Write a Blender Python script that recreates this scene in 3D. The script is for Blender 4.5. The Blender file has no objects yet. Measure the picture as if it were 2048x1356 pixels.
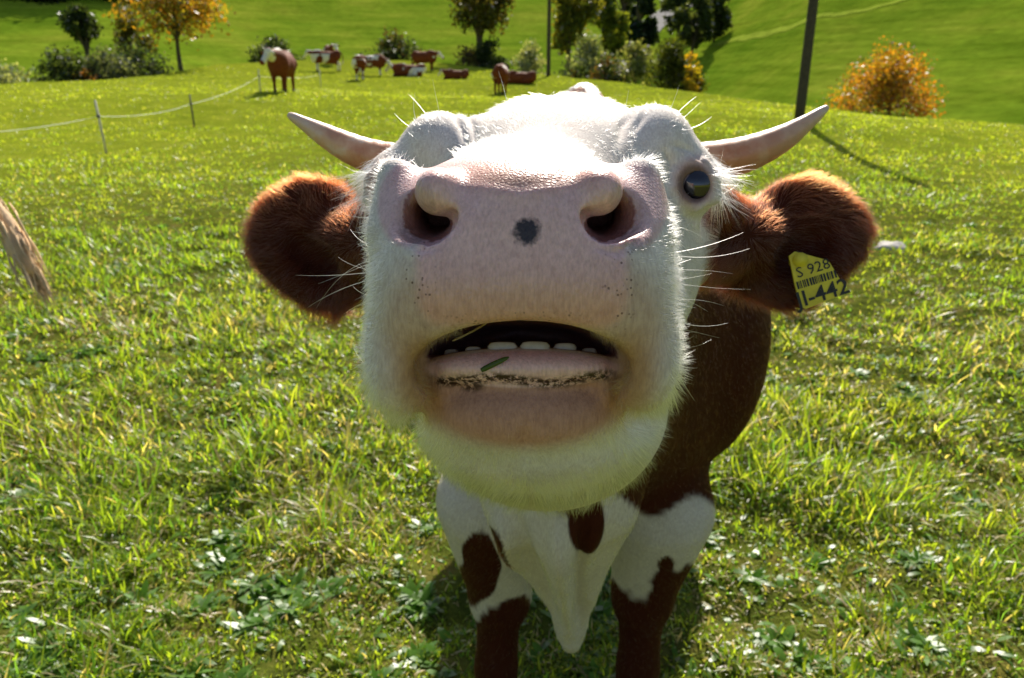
import bpy, math, random
import numpy as np
from mathutils import Vector, Matrix
random.seed(7)
RNG = np.random.default_rng(11)
sc = bpy.context.scene
COL = sc.collection

# ------------------------------------------------------------------ camera
W0, H0 = 2048.0, 1356.0
PITCH = math.radians(19.0)
CAMH = 1.45
FPX = 18.0 / 23.6 * W0
cam_d = bpy.data.cameras.new('camera')
cam_d.sensor_width = 23.6
cam_d.lens = 18.0
cam_d.clip_start = 0.02
cam_d.clip_end = 3000
cam_d.dof.use_dof = True
cam_d.dof.focus_distance = 0.56
cam_d.dof.aperture_fstop = 8.0
cam = bpy.data.objects.new('camera', cam_d)
cam.location = (0, 0, CAMH)
cam.rotation_euler = (math.pi / 2 - PITCH, 0, 0)
COL.objects.link(cam)
sc.camera = cam
# ------------------------------------------------------------------ sky, sun, exposure
SUN_EL, SUN_AZ = math.radians(41), math.radians(9)
world = bpy.data.worlds.new('World')
sc.world = world
world.use_nodes = True
wn = world.node_tree
for n in list(wn.nodes):
    wn.nodes.remove(n)
sky = wn.nodes.new('ShaderNodeTexSky')
sky.sky_type = 'NISHITA'
sky.sun_disc = False
sky.sun_elevation = SUN_EL
sky.sun_rotation = SUN_AZ
sky.dust_density = 2.0
sky.air_density = 0.8
bg = wn.nodes.new('ShaderNodeBackground')
bg.inputs['Strength'].default_value = 0.072
wo = wn.nodes.new('ShaderNodeOutputWorld')
wn.links.new(sky.outputs[0], bg.inputs[0])
wn.links.new(bg.outputs[0], wo.inputs[0])
sun_d = bpy.data.lights.new('sun', 'SUN')
sun_d.energy = 4.6
sun_d.angle = math.radians(0.55)
sun_d.color = (1.0, 0.93, 0.82)
sun = bpy.data.objects.new('sun', sun_d)
SUNDIR = Vector((math.sin(SUN_AZ) * math.cos(SUN_EL), math.cos(SUN_AZ) * math.cos(SUN_EL), math.sin(SUN_EL)))
sun.rotation_euler = SUNDIR.to_track_quat('Z', 'Y').to_euler()
sun.location = (0, 30, 40)
COL.objects.link(sun)
sc.view_settings.view_transform = 'Standard'
sc.view_settings.look = 'None'
sc.view_settings.exposure = 1.15
sc.view_settings.gamma = 1.0
sc.view_settings.use_curve_mapping = False
sc.render.engine = 'CYCLES'
sc.cycles.use_denoising = True
sc.cycles.max_bounces = 8
sc.cycles.diffuse_bounces = 4
sc.cycles.transparent_max_bounces = 8
sc.cycles.caustics_reflective = False
sc.cycles.caustics_refractive = False
sc.cycles.sample_clamp_indirect = 6.0

# ------------------------------------------------------------------ helpers
cP, sP = math.cos(PITCH), math.sin(PITCH)
BR = np.array([1.0, 0, 0]); BU = np.array([0, sP, cP]); BF = np.array([0, cP, -sP])
CAMP = np.array([0, 0, CAMH])
def P(u, v, D):
    """a point of the place, given by its direction from where the photographer stood and its distance in metres"""
    return CAMP + (u - 1024) / FPX * D * BR + (678 - v) / FPX * D * BU + D * BF
def to_uvd(p):
    q = p - CAMP
    X = q @ BR; Y = q @ BU; D = np.maximum(q @ BF, 1e-3)
    return 1024 + X / D * FPX, 678 - Y / D * FPX, D
def smooth(a, b, x):
    t = np.clip((x - a) / (b - a), 0, 1)
    return t * t * (3 - 2 * t)
_perm = RNG.random((256, 256)).astype(np.float32)
def noise2(x, y):
    xi = np.floor(x).astype(int); yi = np.floor(y).astype(int)
    fx = x - xi; fy = y - yi
    fx = fx * fx * (3 - 2 * fx); fy = fy * fy * (3 - 2 * fy)
    g = lambda a, b: _perm[a & 255, b & 255]
    return (g(xi, yi) * (1 - fx) + g(xi + 1, yi) * fx) * (1 - fy) + (g(xi, yi + 1) * (1 - fx) + g(xi + 1, yi + 1) * fx) * fy
def fbm2(x, y, o=4):
    s = 0; a = 0.5
    for i in range(o):
        s = s + a * noise2(x * 2 ** i + 17.3 * i, y * 2 ** i + 5.7 * i); a *= 0.5
    return s
def noise3(p, s):
    return (noise2(p[:, 0] * s + 3.1, p[:, 1] * s + p[:, 2] * s * 0.71) + noise2(p[:, 2] * s + 7.7, p[:, 1] * s - p[:, 0] * s * 0.63 + 11)) * 0.5

def mesh_np(name, verts, faces_flat, loop_tot, mat=None, parent=None, cols=None, smooth_sh=True, extra=None):
    me = bpy.data.meshes.new(name)
    verts = np.asarray(verts, np.float32)
    nv = len(verts); me.vertices.add(nv)
    me.vertices.foreach_set('co', verts.ravel())
    faces_flat = np.asarray(faces_flat, np.int32); loop_tot = np.asarray(loop_tot, np.int32)
    me.loops.add(len(faces_flat)); me.loops.foreach_set('vertex_index', faces_flat)
    me.polygons.add(len(loop_tot))
    ls = np.concatenate([[0], np.cumsum(loop_tot)[:-1]]).astype(np.int32)
    me.polygons.foreach_set('loop_start', ls)
    try:
        me.polygons.foreach_set('loop_total', loop_tot)
    except Exception:
        pass
    me.polygons.foreach_set('use_smooth', np.full(len(loop_tot), smooth_sh))
    if cols is not None:
        a = me.attributes.new('Col', 'FLOAT_COLOR', 'POINT')
        c = np.ones((nv, 4), np.float32); c[:, :3] = cols
        a.data.foreach_set('color', c.ravel())
    if extra:
        for k, arr in extra.items():
            a = me.attributes.new(k, 'FLOAT', 'POINT'); a.data.foreach_set('value', np.asarray(arr, np.float32))
    me.update(calc_edges=True); me.validate()
    if mat: me.materials.append(mat)
    o = bpy.data.objects.new(name, me)
    COL.objects.link(o)
    if parent: o.parent = parent
    return o
def tag(o, label=None, cat=None, group=None, kind=None):
    if label: o['label'] = label
    if cat: o['category'] = cat
    if group: o['group'] = group
    if kind: o['kind'] = kind
    return o
def empty(name, loc=(0, 0, 0)):
    o = bpy.data.objects.new(name, None); o.location = loc; o.empty_display_size = 0.1
    COL.objects.link(o); return o
def tube(pts, radii, n=10, cap=True):
    """tapered tube along a polyline -> verts, flat faces, loop totals"""
    pts = np.asarray(pts, float); radii = np.asarray(radii, float)
    m = len(pts)
    T = np.gradient(pts, axis=0); T /= np.linalg.norm(T, axis=1, keepdims=True) + 1e-12
    up = np.array([0, 0, 1.0]) if abs(T[0][2]) < 0.9 else np.array([1.0, 0, 0])
    A = np.cross(T, up); A /= np.linalg.norm(A, axis=1, keepdims=True) + 1e-12
    B = np.cross(T, A)
    an = np.arange(n) * 2 * math.pi / n
    V = (pts[:, None] + radii[:, None, None] * (np.cos(an)[None, :, None] * A[:, None] + np.sin(an)[None, :, None] * B[:, None])).reshape(-1, 3)
    F = []; L = []
    for i in range(m - 1):
        for j in range(n):
            k = (j + 1) % n
            F += [i * n + j, i * n + k, (i + 1) * n + k, (i + 1) * n + j]; L.append(4)
    if cap:
        F += list(range(n - 1, -1, -1)); L.append(n)
        F += list(range((m - 1) * n, m * n)); L.append(n)
    return V, F, L
class Soup:
    def __init__(s): s.V = []; s.F = []; s.L = []; s.n = 0
    def add(s, V, F, L):
        s.V.append(np.asarray(V, float)); s.F.append(np.asarray(F, int) + s.n); s.L.append(np.asarray(L, int)); s.n += len(V)
    def build(s, name, mat, parent=None, cols=None, smooth_sh=True):
        return mesh_np(name, np.concatenate(s.V), np.concatenate(s.F), np.concatenate(s.L), mat, parent, cols, smooth_sh)
def spline(pts, n):
    pts = np.asarray(pts, float); m = len(pts)
    t = np.linspace(0, m - 1, n); out = []
    for x in t:
        i = min(int(x), m - 2); f = x - i
        p0 = pts[max(i - 1, 0)]; p1 = pts[i]; p2 = pts[i + 1]; p3 = pts[min(i + 2, m - 1)]
        out.append(0.5 * (2 * p1 + (p2 - p0) * f + (2 * p0 - 5 * p1 + 4 * p2 - p3) * f * f + (3 * p1 - p0 - 3 * p2 + p3) * f ** 3))
    return np.array(out)

# ------------------------------------------------------------------ materials
def newmat(name):
    m = bpy.data.materials.new(name); m.use_nodes = True
    nt = m.node_tree
    for n in list(nt.nodes): nt.nodes.remove(n)
    out = nt.nodes.new('ShaderNodeOutputMaterial')
    return m, nt, out
def N(nt, t, **kw):
    n = nt.nodes.new(t)
    for k, v in kw.items():
        if hasattr(n, k): setattr(n, k, v)
    return n
def attr(nt, name):
    a = nt.nodes.new('ShaderNodeAttribute'); a.attribute_name = name; return a
def mixrgb(nt, fac, a, b, mode='MIX'):
    m = nt.nodes.new('ShaderNodeMix'); m.data_type = 'RGBA'; m.blend_type = mode
    for i, x in ((0, fac), (6, a), (7, b)):
        if hasattr(x, 'default_value') or hasattr(x, 'links'): nt.links.new(x, m.inputs[i])
        elif i == 0: m.inputs[0].default_value = x
        else: m.inputs[i].default_value = (*x, 1)
    return m.outputs[2]
def noise_tex(nt, scale, detail=4, coord='Object', rough=0.55, vec_scale=None):
    tc = nt.nodes.new('ShaderNodeTexCoord')
    n = nt.nodes.new('ShaderNodeTexNoise')
    n.inputs['Scale'].default_value = scale; n.inputs['Detail'].default_value = detail; n.inputs['Roughness'].default_value = rough
    src = tc.outputs[coord]
    if vec_scale:
        mp = nt.nodes.new('ShaderNodeMapping'); mp.inputs['Scale'].default_value = vec_scale
        nt.links.new(src, mp.inputs[0]); src = mp.outputs[0]
    nt.links.new(src, n.inputs['Vector'])
    return n.outputs['Fac']
def ramp(nt, fac, stops):
    r = nt.nodes.new('ShaderNodeValToRGB')
    el = r.color_ramp.elements
    while len(el) < len(stops): el.new(0.5)
    for e, (p, c) in zip(el, stops):
        e.position = p; e.color = (*c, 1) if len(c) == 3 else c
    nt.links.new(fac, r.inputs[0]); return r.outputs[0]
def bump(nt, h, strength, dist=0.01):
    b = nt.nodes.new('ShaderNodeBump'); b.inputs['Strength'].default_value = strength; b.inputs['Distance'].default_value = dist
    nt.links.new(h, b.inputs['Height']); return b.outputs[0]

def leaf_mat(name, trans=0.5, gloss=0.25, tint=(1.0, 1.15, 0.35), grough=0.35, boost=1.6):
    """leaf or grass blade: reflects its own colour, lets through a yellower one, thin waxy sheen"""
    m, nt, out = newmat(name)
    a = attr(nt, 'Col')
    d = N(nt, 'ShaderNodeBsdfDiffuse'); t = N(nt, 'ShaderNodeBsdfTranslucent'); g = N(nt, 'ShaderNodeBsdfGlossy')
    g.inputs['Roughness'].default_value = grough
    nt.links.new(a.outputs['Color'], d.inputs[0])
    tc = mixrgb(nt, 1.0, a.outputs['Color'], tuple(boost * x for x in tint), 'MULTIPLY')
    nt.links.new(tc, t.inputs[0])
    mx = N(nt, 'ShaderNodeMixShader'); mx.inputs[0].default_value = trans
    nt.links.new(d.outputs[0], mx.inputs[1]); nt.links.new(t.outputs[0], mx.inputs[2])
    fr = N(nt, 'ShaderNodeFresnel'); fr.inputs[0].default_value = 1.4
    ml = N(nt, 'ShaderNodeMath', operation='MULTIPLY'); ml.inputs[1].default_value = gloss * 2
    nt.links.new(fr.outputs[0], ml.inputs[0])
    mg = N(nt, 'ShaderNodeMixShader'); nt.links.new(ml.outputs[0], mg.inputs[0])
    nt.links.new(mx.outputs[0], mg.inputs[1]); nt.links.new(g.outputs[0], mg.inputs[2])
    nt.links.new(mg.outputs[0], out.inputs[0])
    return m
def simple_mat(name, col, rough=0.7, nscale=None, var=0.35, bmp=0.0, coord='Object', spec=0.4):
    m, nt, out = newmat(name)
    b = N(nt, 'ShaderNodeBsdfPrincipled'); b.inputs['Roughness'].default_value = rough
    b.inputs['Specular IOR Level'].default_value = spec
    if nscale:
        f = noise_tex(nt, nscale, 5, coord)
        c = ramp(nt, f, [(0.25, tuple(x * (1 - var) for x in col)), (0.75, tuple(min(1, x * (1 + var)) for x in col))])
        nt.links.new(c, b.inputs['Base Color'])
        if bmp: nt.links.new(bump(nt, f, bmp), b.inputs['Normal'])
    else:
        b.inputs['Base Color'].default_value = (*col, 1)
    nt.links.new(b.outputs[0], out.inputs[0]); return m
MAT = {}
MAT['grass'] = leaf_mat('grass_blade', 0.5, 0.022, (1.0, 1.0, 0.34), 0.40, 2.45)
MAT['leaf'] = leaf_mat('tree_leaf', 0.45, 0.05, (1.1, 1.0, 0.3), 0.5, 1.9)
MAT['bark'] = simple_mat('bark', (0.06, 0.045, 0.03), 0.9, 18, 0.5, 0.6)
MAT['pole'] = simple_mat('tarred_pole_wood', (0.035, 0.028, 0.022), 0.75, 12, 0.4, 0.3)
MAT['post_w'] = simple_mat('weathered_post', (0.42, 0.40, 0.36), 0.7, 30, 0.3, 0.2)
MAT['post_d'] = simple_mat('dark_post', (0.08, 0.08, 0.07), 0.7, 30, 0.3, 0.2)
MAT['tape'] = simple_mat('fence_tape', (0.6, 0.62, 0.55), 0.6, 40, 0.2)
MAT['road'] = simple_mat('road_asphalt', (0.16, 0.155, 0.15), 1.0, 2.0, 0.2, 0.2, spec=0.05)
MAT['stone'] = simple_mat('pale_stone', (0.34, 0.32, 0.29), 0.8, 25, 0.3, 0.5)

# ------------------------------------------------------------------ terrain
CREST = [(-900, 215, 30), (-300, 185, 34), (0, 167, 38), (200, 160, 40), (330, 148, 44), (430, 129, 52), (600, 120, 60), (800, 120, 62), (880, 125, 60),
         (1000, 139, 56), (1100, 150, 52), (1250, 166, 46), (1400, 186, 40), (1600, 212, 32), (1800, 233, 28), (2048, 251, 25), (2400, 285, 22), (3000, 340, 20)]
cr = np.array([P(*c) for c in CREST])
cr_az = np.arctan2(cr[:, 0], cr[:, 1]); cr_r = np.hypot(cr[:, 0], cr[:, 1])
CTRL = [P(568, 186, 28), P(650, 143, 51), P(718, 161, 45), P(1002, 189, 38), P(852, 144, 53), P(912, 158, 46), P(1040, 166, 42), P(213, 305, 15.6), P(389, 255, 20), P(521, 183, 27),
        P(1598, 238, 19), P(1785, 500, 6.7), P(1000, 300, 14), P(1900, 330, 14), P(500, 330, 14)]
ctrl = np.array(list(CTRL) + list(cr) + [np.array([x, y, 0.0]) for x, y in ((0, 0), (0, 2), (1.5, 2), (-1.5, 2), (0, 4), (3, 4), (-3, 4), (0, -8), (8, -8), (-8, -8), (-8, 6), (9, 6), (20, -10), (-20, -10))])
def _phi(r2): return 0.5 * r2 * np.log(r2 + 1e-9)
def _fit(c, lam=4.0):
    xy = c[:, :2]; n = len(c)
    d2 = ((xy[:, None] - xy[None]) ** 2).sum(-1)
    K = _phi(d2) + lam * np.eye(n)
    Pm = np.hstack([np.ones((n, 1)), xy])
    A = np.block([[K, Pm], [Pm.T, np.zeros((3, 3))]])
    return np.linalg.solve(A, np.concatenate([c[:, 2], np.zeros(3)]))
_w = _fit(ctrl)
def pasture(x, y):
    x = np.asarray(x, float); y = np.asarray(y, float)
    s = _w[-3] + _w[-2] * x + _w[-1] * y
    for i in range(len(ctrl)):
        s = s + _w[i] * _phi((x - ctrl[i, 0]) ** 2 + (y - ctrl[i, 1]) ** 2)
    r = np.hypot(x, y)
    return s * smooth(1.0, 9.0, r)
def crest_r(az): return np.interp(az, cr_az, cr_r)
HILL_AZ = [math.radians(a) for a in (-90, -40, -22, -8, 2, 7, 13, 20, 32, 50, 90)]
HILL_K = [.22, .24, .25, .24, .21, .17, .19, .30, .36, .36, .3]
HILL_DIP = [3.0, 2.6, 2.4, 2.2, 2.4, 3.2, 3.4, 1.6, 1.2, 1.2, 1.2]
def terrain(x, y):
    x = np.asarray(x, float); y = np.asarray(y, float)
    r = np.hypot(x, y); az = np.arctan2(x, y)
    front = smooth(math.radians(115), math.radians(80), np.abs(az))
    R = crest_r(az) * front + 60 * (1 - front)
    rc = np.minimum(r, R)
    f = np.where(r > 1e-6, rc / np.maximum(r, 1e-6), 1)
    z = pasture(x * f, y * f)
    t = np.maximum(r - R, 0)
    k = np.interp(az, HILL_AZ, HILL_K) * front; dip = np.interp(az, HILL_AZ, HILL_DIP) * front
    ru = np.maximum(t - 9, 0)
    hill = -dip * smooth(0, 11, t) + k * (ru * ru / (ru + 14.0))
    hill = hill + (fbm2(x * 0.035 + 9, y * 0.035 + 3, 3) - 0.45) * 3.0 * smooth(8, 60, t)
    hill = hill + (fbm2(x * 0.25, y * 0.25, 3) - 0.45) * 0.35 * smooth(3, 20, t)
    bumpy = (fbm2(x * 0.9 + 40, y * 0.9 + 11, 3) - 0.45) * 0.10 * smooth(0.8, 2.5, r) * smooth(60, 20, r)
    fine = (fbm2(x * 5 + 4, y * 5 + 1, 3) - 0.45) * 0.11 * smooth(16, 7, r) * smooth(0.5, 1.2, r)
    return z + hill + bumpy + fine
def az_of(u, v=120):
    d = (u - 1024) / FPX * BR + (678 - v) / FPX * BU + BF
    return math.atan2(d[0], d[1])
def on_ground(u, r):
    a = az_of(u); x, y = r * math.sin(a), r * math.cos(a)
    return np.array([x, y, float(terrain(x, y))])
def z_at(u, v, r):
    d = (u - 1024) / FPX * BR + (678 - v) / FPX * BU + BF
    h = math.hypot(d[0], d[1]); return CAMH + d[2] / h * r
def hit(u, v, r0=2.0, r1=400):
    d = (u - 1024) / FPX * BR + (678 - v) / FPX * BU + BF
    h = math.hypot(d[0], d[1]); rr = np.geomspace(r0, r1, 3000)
    x = d[0] / h * rr; y = d[1] / h * rr; z = CAMH + d[2] / h * rr
    below = np.nonzero(z < terrain(x, y))[0]
    if len(below) == 0: return None
    i = below[0]; return np.array([x[i], y[i], float(terrain(x[i], y[i]))])

# one ground sheet, polar grid, fine near the photographer
def build_ground():
    az = np.radians(np.concatenate([np.linspace(-180, -50, 60, endpoint=False), np.linspace(-50, 50, 300, endpoint=False), np.linspace(50, 180, 60)]))
    r = np.concatenate([[0.0], np.geomspace(0.25, 25, 230), np.geomspace(25.4, 110, 150)[1:], np.geomspace(112, 900, 60)])
    A, Rr = np.meshgrid(az, r)
    x = Rr * np.sin(A); y = Rr * np.cos(A); z = terrain(x, y)
    far = smooth(320, 900, Rr); z = z * (1 - far * 0.3)
    V = np.stack([x, y, z], -1).reshape(-1, 3)
    nr, na = A.shape
    i, j = np.meshgrid(np.arange(nr - 1), np.arange(na - 1), indexing='ij')
    q = np.stack([i * na + j, i * na + j + 1, (i + 1) * na + j + 1, (i + 1) * na + j], -1).reshape(-1, 4)
    front = smooth(115, 80, np.abs(np.degrees(A)))
    hillm = smooth(-1, 3, Rr - crest_r(A)) * front
    m, nt, out = newmat('meadow_ground')
    b = N(nt, 'ShaderNodeBsdfDiffuse'); b.inputs['Roughness'].default_value = 0.6
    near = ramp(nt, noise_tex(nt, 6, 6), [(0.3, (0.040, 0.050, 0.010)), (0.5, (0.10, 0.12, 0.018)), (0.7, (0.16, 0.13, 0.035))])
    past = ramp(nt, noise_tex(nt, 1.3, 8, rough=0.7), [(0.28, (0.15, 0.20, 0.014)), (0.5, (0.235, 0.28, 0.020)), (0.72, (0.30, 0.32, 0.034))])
    hil = ramp(nt, noise_tex(nt, 0.10, 8, rough=0.62, vec_scale=(1, 1, 2.5)), [(0.3, (0.125, 0.215, 0.012)), (0.5, (0.195, 0.28, 0.018)), (0.7, (0.285, 0.33, 0.030))])
    hn = ramp(nt, noise_tex(nt, 1.2, 6, rough=0.7), [(0.3, (0.72, 0.72, 0.72)), (0.7, (1.2, 1.2, 1.2))])
    hil = mixrgb(nt, 1.0, hil, hn, 'MULTIPLY')
    hb_ = ramp(nt, noise_tex(nt, 0.5, 5, rough=0.6, vec_scale=(0.25, 0.25, 5)), [(0.32, (0.74, 0.78, 0.7)), (0.62, (1.1, 1.08, 1.15))])
    hil = mixrgb(nt, 1.0, hil, hb_, 'MULTIPLY')
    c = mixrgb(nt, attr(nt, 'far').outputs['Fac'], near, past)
    c = mixrgb(nt, attr(nt, 'hill').outputs['Fac'], c, hil)
    nt.links.new(c, b.inputs['Color'])
    nt.links.new(bump(nt, noise_tex(nt, 9, 6, rough=0.7), 0.7, 0.06), b.inputs['Normal'])
    nt.links.new(b.outputs[0], out.inputs[0])
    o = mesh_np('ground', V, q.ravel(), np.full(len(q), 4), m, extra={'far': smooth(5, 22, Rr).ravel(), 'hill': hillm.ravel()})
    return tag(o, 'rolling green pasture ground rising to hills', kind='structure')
build_ground()

# ------------------------------------------------------------------ grass (nobody could count it)
def build_grass(n=640000):
    az = np.radians(RNG.uniform(-46, 46, n)); r = 0.75 * (58 / 0.75) ** RNG.random(n) ** 0.92
    wide = (RNG.random(n) < 0.22) & (r < 16)
    az = np.where(wide, np.radians(RNG.uniform(44, 72, n)) * np.sign(az), az)
    x = r * np.sin(az); y = r * np.cos(az)
    keep = (r < crest_r(az) + 1.0)
    tuss = 0.5 * fbm2(x * 1.0 + 31, y * 1.0 + 7, 3) + 0.5 * fbm2(x * 5 + 3, y * 5 + 70, 3)          # tufts and bare gaps
    keep &= (RNG.random(n) < smooth(0.22, 0.42, tuss) * 0.7 + 0.3)
    ra_ = np.radians(RNG.uniform(-42, 42, 420)); rr_ = 1.3 * (9 / 1.3) ** RNG.random(420)
    x, y, r, az, tuss = x[keep], y[keep], r[keep], az[keep], tuss[keep]; n = len(x)
    L = RNG.gamma(5.0, 1.0, n) / 5.0 * (0.022 + 0.085 * smooth(0.36, 0.66, tuss))
    L = L * (1 - 0.45 * smooth(8, 25, r))
    wd = RNG.uniform(0.0012, 0.0027, n) * (1 + r / 4.2)
    kind = RNG.random(n)
    broad = (kind < 0.085) & (r < 9)                    # clover, plantain, dandelion leaves
    ci = RNG.integers(0, 420, n)
    x = np.where(broad & (ci % 3 > 0), rr_[ci] * np.sin(ra_[ci]) + RNG.normal(0, 0.012, n), x); y = np.where(broad & (ci % 3 > 0), rr_[ci] * np.cos(ra_[ci]) + RNG.normal(0, 0.012, n), y)
    z = terrain(x, y) - 0.004
    strawy = smooth(0.50, 0.62, fbm2(x * 1.6 + 90, y * 1.6 + 12, 3))
    dry = kind + 0.22 * strawy > np.where(r < 6, 0.85, 0.93)
    flat = RNG.random(n) < 0.14
    wd = np.where(broad, RNG.uniform(0.006, 0.013, n), wd); L = np.where(broad, RNG.uniform(0.025, 0.075, n), L)
    L = np.where(dry, L * 1.15, L)
    ha = RNG.uniform(0, 2 * math.pi, n)                 # heading of the lean
    lean = np.abs(RNG.normal(0.45, 0.32, n)); lean = np.where(flat | broad, RNG.uniform(0.8, 1.4, n), lean); lean = np.where(dry, lean + 0.3, lean)
    curl = RNG.uniform(0.1, 0.9, n)
    hd = np.stack([np.cos(ha), np.sin(ha), np.zeros(n)], -1)
    tw = RNG.normal(0, 0.5, n)
    sd = np.stack([-np.sin(ha + tw), np.cos(ha + tw), np.zeros(n)], -1)
    up = np.array([0, 0, 1.0])
    base = np.stack([x, y, z], -1)
    def along(t):
        a = lean + curl * t
        return hd * np.sin(a)[:, None] + up * np.cos(a)[:, None]
    p1 = base + along(0.2) * (L * 0.4)[:, None]
    p2 = p1 + along(0.7) * (L * 0.35)[:, None]
    p3 = p2 + along(1.2) * (L * 0.28)[:, None]
    w0 = np.where(broad, 0.25, 0.8) * wd; w1 = wd; w2 = np.where(broad, 0.95, 0.72) * wd
    V = np.stack([base - sd * w0[:, None], base + sd * w0[:, None], p1 - sd * w1[:, None], p1 + sd * w1[:, None], p2 - sd * w2[:, None], p2 + sd * w2[:, None], p3], 1)
    # colours of the blades themselves
    g1 = np.array([0.130, 0.195, 0.020]); g2 = np.array([0.225, 0.240, 0.032]); g3 = np.array([0.075, 0.150, 0.030])
    mixv = np.clip(fbm2(x * 0.8 + 3, y * 0.8 + 60, 3) * 1.6 - 0.3 + RNG.normal(0, 0.22, n), 0, 1)[:, None]
    c = g1 * (1 - mixv) + g2 * mixv
    c = np.where((RNG.random(n) < 0.2)[:, None], g3, c)
    c = np.where(dry[:, None], np.array([0.34, 0.28, 0.15]) * RNG.uniform(0.5, 1.2, (n, 1)), c)
    c = np.where((broad)[:, None], np.array([0.085, 0.165, 0.030]), c)
    yel = smooth(8, 30, r)[:, None]
    c = c * (1 - yel) + (c * 0.5 + np.array([0.215, 0.235, 0.016]) * 0.5) * yel
    c = c * RNG.uniform(0.85, 1.4, (n, 1))
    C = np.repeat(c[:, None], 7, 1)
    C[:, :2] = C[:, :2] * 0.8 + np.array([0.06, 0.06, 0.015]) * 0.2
    i = np.arange(n)[:, None] * 7
    near = r < 5.5
    q = np.concatenate([i[near] + np.array([[0, 1, 3, 2]]), i[near] + np.array([[2, 3, 5, 4]]), i[~near] + np.array([[0, 1, 3, 2]])], 0)
    t3 = np.concatenate([i[near] + np.array([[4, 5, 6]]), i[~near] + np.array([[2, 3, 6]])], 0)
    F = np.concatenate([q.ravel(), t3.ravel()]); Lt = np.concatenate([np.full(len(q), 4), np.full(len(t3), 3)])
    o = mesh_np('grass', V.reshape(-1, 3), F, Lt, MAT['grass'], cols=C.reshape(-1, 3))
    tag(o, 'short grazed pasture grass with clover and dry straw', 'grass', kind='stuff')
build_grass()

# ------------------------------------------------------------------ trees and bushes
def leaf_cloud(centres, radii, n, size, cols, rng, hollow=0.55):
    """n leaf faces spread through lumpy clumps; returns verts, faces, colours"""
    centres = np.asarray(centres); radii = np.asarray(radii)
    w = radii ** 2; idx = rng.choice(len(centres), n, p=w / w.sum())
    d = rng.normal(size=(n, 3)); d /= np.linalg.norm(d, axis=1, keepdims=True)
    rad = (hollow + (1 - hollow) * rng.random(n) ** 0.7) * rng.uniform(0.75, 1.15, n)
    c = centres[idx] + d * (radii[idx] * rad)[:, None]
    nrm = d * 0.5 + rng.normal(size=(n, 3)); nrm /= np.linalg.norm(nrm, axis=1, keepdims=True)
    a = np.cross(nrm, rng.normal(size=(n, 3))); a /= np.linalg.norm(a, axis=1, keepdims=True)
    b = np.cross(nrm, a)
    s = (size * rng.uniform(0.6, 1.4, n))[:, None]
    V = np.stack([c - a * s, c - b * s * 0.55 + a * s * 0.1, c + a * s, c + b * s * 0.55 + a * s * 0.1], 1).reshape(-1, 3)
    F = np.arange(4 * n); L = np.full(n, 4)
    clump_c = rng.integers(0, len(cols), len(centres))
    pick = np.where(rng.random(n) < 0.6, clump_c[idx], rng.integers(0, len(cols), n))
    C = np.asarray(cols)[pick] * rng.uniform(0.65, 1.35, (n, 1))
    return V, F, L, np.repeat(C, 4, 0)
def tree(name, label, cat, base, height, half_w, cols, n=5000, trunk_h=0.3, leaf=0.12, seed=1, shape='round', sparse=False, group=None, trunk_r=None):
    rng = np.random.default_rng(seed)
    o = empty(name, tuple(base)); tag(o, label, cat, group)
    half_w = half_w * (1.55 if shape == 'bush' else 1.15 if shape == 'round' else 1.0)
    tr = trunk_r or height * 0.028
    s = Soup()
    lean = rng.normal(0, 0.04, 2)
    th = height * (0.8 if shape != 'bush' else 0.45)
    tp = np.array([[lean[0] * th * t + 0.03 * height * math.sin(3 * t + seed), lean[1] * th * t, -0.15 + (th + 0.15) * t] for t in np.linspace(0, 1, 9)])
    s.add(*tube(tp, np.linspace(tr, tr * 0.25, 9), 9))
    lo = height * trunk_h
    centres = []; radii = []
    nc = 20 if shape == 'bush' else 24
    for k in range(nc):
        a = rng.uniform(0, 2 * math.pi); q = math.sqrt(rng.random())
        if shape == 'cone':
            t = rng.random() ** 1.3; zz = lo + (height - lo) * t * 0.95; w = half_w * (1 - t) * 1.0 + 0.08 * half_w; rr = max(0.18 * half_w, w * 0.45)
        else:
            t = rng.random(); zz = lo + (height - lo) * (0.12 + 0.76 * t) if shape != 'bush' else height * (0.02 + 0.80 * t ** 1.2)
            prof = math.sin(math.pi * (0.12 + 0.80 * t)) if shape == 'round' else math.sqrt(max(0.05, 1 - t * t * 0.95))
            w = half_w * prof; rr = half_w * rng.uniform(0.24, 0.42)
        px = math.cos(a) * q * max(0, w - rr * 0.6); py = math.sin(a) * q * max(0, w - rr * 0.6)
        centres.append((px, py, zz)); radii.append(rr)
        if shape != 'cone' or True:
            st = tp[min(8, max(1, int(8 * min(1, 0.75 * zz / th))))]
            e = np.array([px, py, zz]); mid = (st + e) / 2 + np.array([0, 0, 0.06 * height])
            s.add(*tube(spline([st, mid, e], 5), np.linspace(tr * 0.38, tr * 0.08, 5), 5))
    s.build('trunk', MAT['bark'], o)
    V, F, L, C = leaf_cloud(centres, radii, n, leaf, cols, rng, 0.25 if not sparse else 0.1)
    mesh_np('crown', V, F, L, MAT['leaf'], o, C, smooth_sh=False)
    return o
DG = [(0.030, 0.050, 0.018), (0.045, 0.065, 0.022), (0.022, 0.036, 0.016)]
GG = [(0.075, 0.095, 0.060), (0.055, 0.075, 0.045), (0.10, 0.12, 0.085)]
OR = [(0.26, 0.115, 0.018), (0.30, 0.16, 0.022), (0.16, 0.12, 0.020), (0.20, 0.15, 0.022)]
OL = [(0.10, 0.105, 0.020), (0.13, 0.12, 0.022), (0.065, 0.08, 0.018)]
YG = [(0.12, 0.14, 0.02), (0.08, 0.11, 0.02), (0.2, 0.17, 0.02)]
SL = [(0.16, 0.19, 0.12), (0.21, 0.23, 0.15), (0.10, 0.13, 0.08)]
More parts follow.
